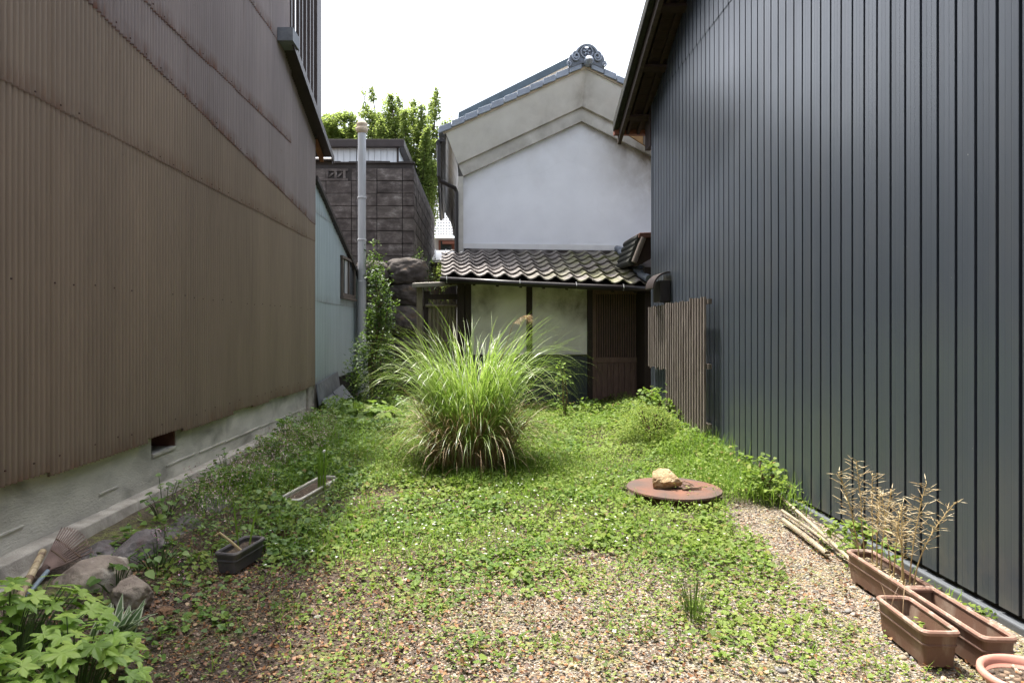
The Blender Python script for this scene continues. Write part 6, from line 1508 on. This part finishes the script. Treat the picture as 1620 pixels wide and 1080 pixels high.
# ------------------------------------------------------------------ trees behind
def tree(name, label, c, z0, shoots, nleaf, mt, lsize, seed, trunk_h, spread, extra=(), cat='tree'):
    rr = random.Random(seed); T = thing(name, label, cat, (c[0], c[1], z0))
    fork = Vector((c[0], c[1], z0 + trunk_h))
    m = MB(); m.tube([Vector((c[0], c[1], z0)), Vector((c[0] + 0.1, c[1], z0 + trunk_h * 0.6)), fork], [0.22, 0.18, 0.15], 10); m.build('trunk', M['bark'], T)
    lm = MB(); P_ = []; yaw = []
    for (ex, ey, ez, wgt) in shoots:
        e = Vector((c[0] + ex, c[1] + ey, z0 + ez)); mid = fork.lerp(e, 0.45) + Vector((ex * 0.14, ey * 0.14, -0.05 * ez))
        pts_ = []
        for t in np.linspace(0, 1, 12):
            pts_.append(fork * (1 - t) ** 2 + mid * 2 * t * (1 - t) + e * t * t + Vector((0.06 * mnoise.noise(Vector((t * 4, ex * 7, seed))), 0, 0.05 * mnoise.noise(Vector((t * 4, ex * 9, seed + 3))))))
        lm.tube(pts_, [0.07 * (1 - 0.9 * t) + 0.008 for t in np.linspace(0, 1, 12)], 6)
        for _ in range(int(nleaf * wgt / sum(s_[3] for s_ in shoots))):
            t = 0.18 + 0.82 * rr.random() ** 0.8; i = t * 11; q = pts_[min(10, int(i))].lerp(pts_[min(10, int(i)) + 1], i - min(10, int(i)))
            rad = spread * (1.05 - t) ** 0.75 + 0.10
            d = Vector((rr.gauss(0, 1), rr.gauss(0, 1), rr.gauss(0, 0.8))); d = d.normalized() * rad * rr.random() ** 0.45
            p = q + d
            if mnoise.noise(p * 1.9 + Vector((seed, 0, 0))) < -0.22: continue
            P_.append(p[:]); yaw.append(rr.uniform(0, 6.28))
    for (ex, ey, ez, rx, rz_, cnt) in extra:
        for _ in range(int(cnt * 2.6)):
            d = Vector((rr.gauss(0, 1), rr.gauss(0, 1), rr.gauss(0, 1))).normalized() * rr.random() ** 0.4
            p = Vector((c[0] + ex + d.x * rx, c[1] + ey + d.y * rx, z0 + ez + d.z * rz_))
            if mnoise.noise(p * 1.6 + Vector((0, seed, 0))) < -0.08: continue
            P_.append(p[:]); yaw.append(rr.uniform(0, 6.28))
    lm.build('limbs', M['bark'], T)
    n_ = len(P_); scatter('crown', OVAL * np.array([1.5, 1, 1]), OVAL_F, np.array(P_), rots(np.array(yaw), U(-0.9, 0.6, n_), rng.normal(0, 0.5, n_)), U(0.7, 1.25, n_) * lsize, mt, T)
    return T
TY = 25.0
def rel(px_, py_, c, dy=0.0):
    p = at(px_, py_, TY + dy); return (p.x - c[0], dy, p.z)
c = at(655, 300, TY)
shoots = [rel(574, 142, c) + (1.0,), rel(588, 138, c, 0.5) + (1.0,), rel(618, 150, c, -0.5) + (1.1,), rel(630, 152, c, 0.8) + (0.9,), rel(655, 158, c, 0.3) + (0.9,), rel(668, 165, c, -0.6) + (1.0,), rel(692, 142, c, 0.2) + (1.1,), rel(684, 160, c, 0.9) + (0.8,), rel(705, 195, c, -0.4) + (1.0,), rel(712, 190, c, 0.6) + (.7,), rel(640, 175, c, -1.0) + (1.2,), rel(600, 185, c, -.9) + (1.2,), rel(675, 200, c, -1.1) + (1.3,), rel(565, 200, c, .4) + (.8,), rel(690, 225, c, -1.2) + (1.1,)]
ex = []
for (px_, py_, rx, rz_, cnt) in ((675, 250, 0.9, 0.9, 2600), (690, 290, 0.65, 0.6, 1500), (640, 220, 0.9, 0.6, 1500), (605, 215, 0.8, 0.5, 1300), (700, 305, 0.4, 0.25, 420), (665, 285, 0.6, 0.6, 1200), (705, 225, 0.45, 0.6, 1000), (690, 262, 0.7, 0.7, 1500), (585, 190, 0.45, 0.6, 700), (620, 180, 0.5, 0.6, 700), (655, 195, 0.6, 0.6, 900)):
    p = rel(px_, py_, c); ex.append((p[0], 0, p[2], rx, rz_, cnt))
tree('upright_tree', 'tall tree with many upright leafy shoots behind the block wall', (c.x, TY), 0.0, [(a, b, z, w_) for (a, b, z, w_) in shoots], 42000, M['tree_leaf'], 0.088, 71, 4.2, 0.46, ex)
c2 = at(535, 230, 27.0)
TY = 27.0
ex = []
for (px_, py_, rx, rz_, cnt) in ((530, 205, 1.0, 0.6, 2400), (548, 195, 0.6, 0.5, 1200), (510, 215, 0.9, 0.6, 1400), (560, 215, 0.6, 0.5, 900)):
    p = rel(px_, py_, c2); ex.append((p[0], 0, p[2], rx, rz_, cnt))
tree('rounded_tree', 'rounded light green tree left of the upright one above the white house', (c2.x, 27.0), 0.0, [rel(520, 195, c2) + (1.0,), rel(545, 185, c2, .5) + (1.0,), rel(556, 200, c2, -.5) + (1.0,)], 3500, M['tree_leaf'], 0.095, 72, 6.0, 0.4, ex)

# ------------------------------------------------------------------ unseen house wall and roof added behind the viewpoint to shade camera-facing fronts
M['shade_wall'] = mat('shade_wall', (0.30, 0.27, 0.24), (0.2, 0.18, 0.16), 3)
RH = MB()
RH.box(-9, 9, -7.2, -7.0, 0, 5.2)
for k in range(45): RH.box(-9 + 0.4 * k, -8.96 + 0.4 * k, -6.998, -6.97, 0.1, 5.2)
RH.prism([Vector((-9.5, -6.3, 5.1)), Vector((-9.5, -10, 6.6)), Vector((-9.5, -10, 6.75)), Vector((-9.5, -6.3, 5.25))], (19, 0, 0))
tag(RH.build('rear_shade_wall', M['shade_wall'], org=(0, -7, 0)), 'unseen grey boarded wall added behind the viewpoint to shade the fronts', 'wall', kind='structure')
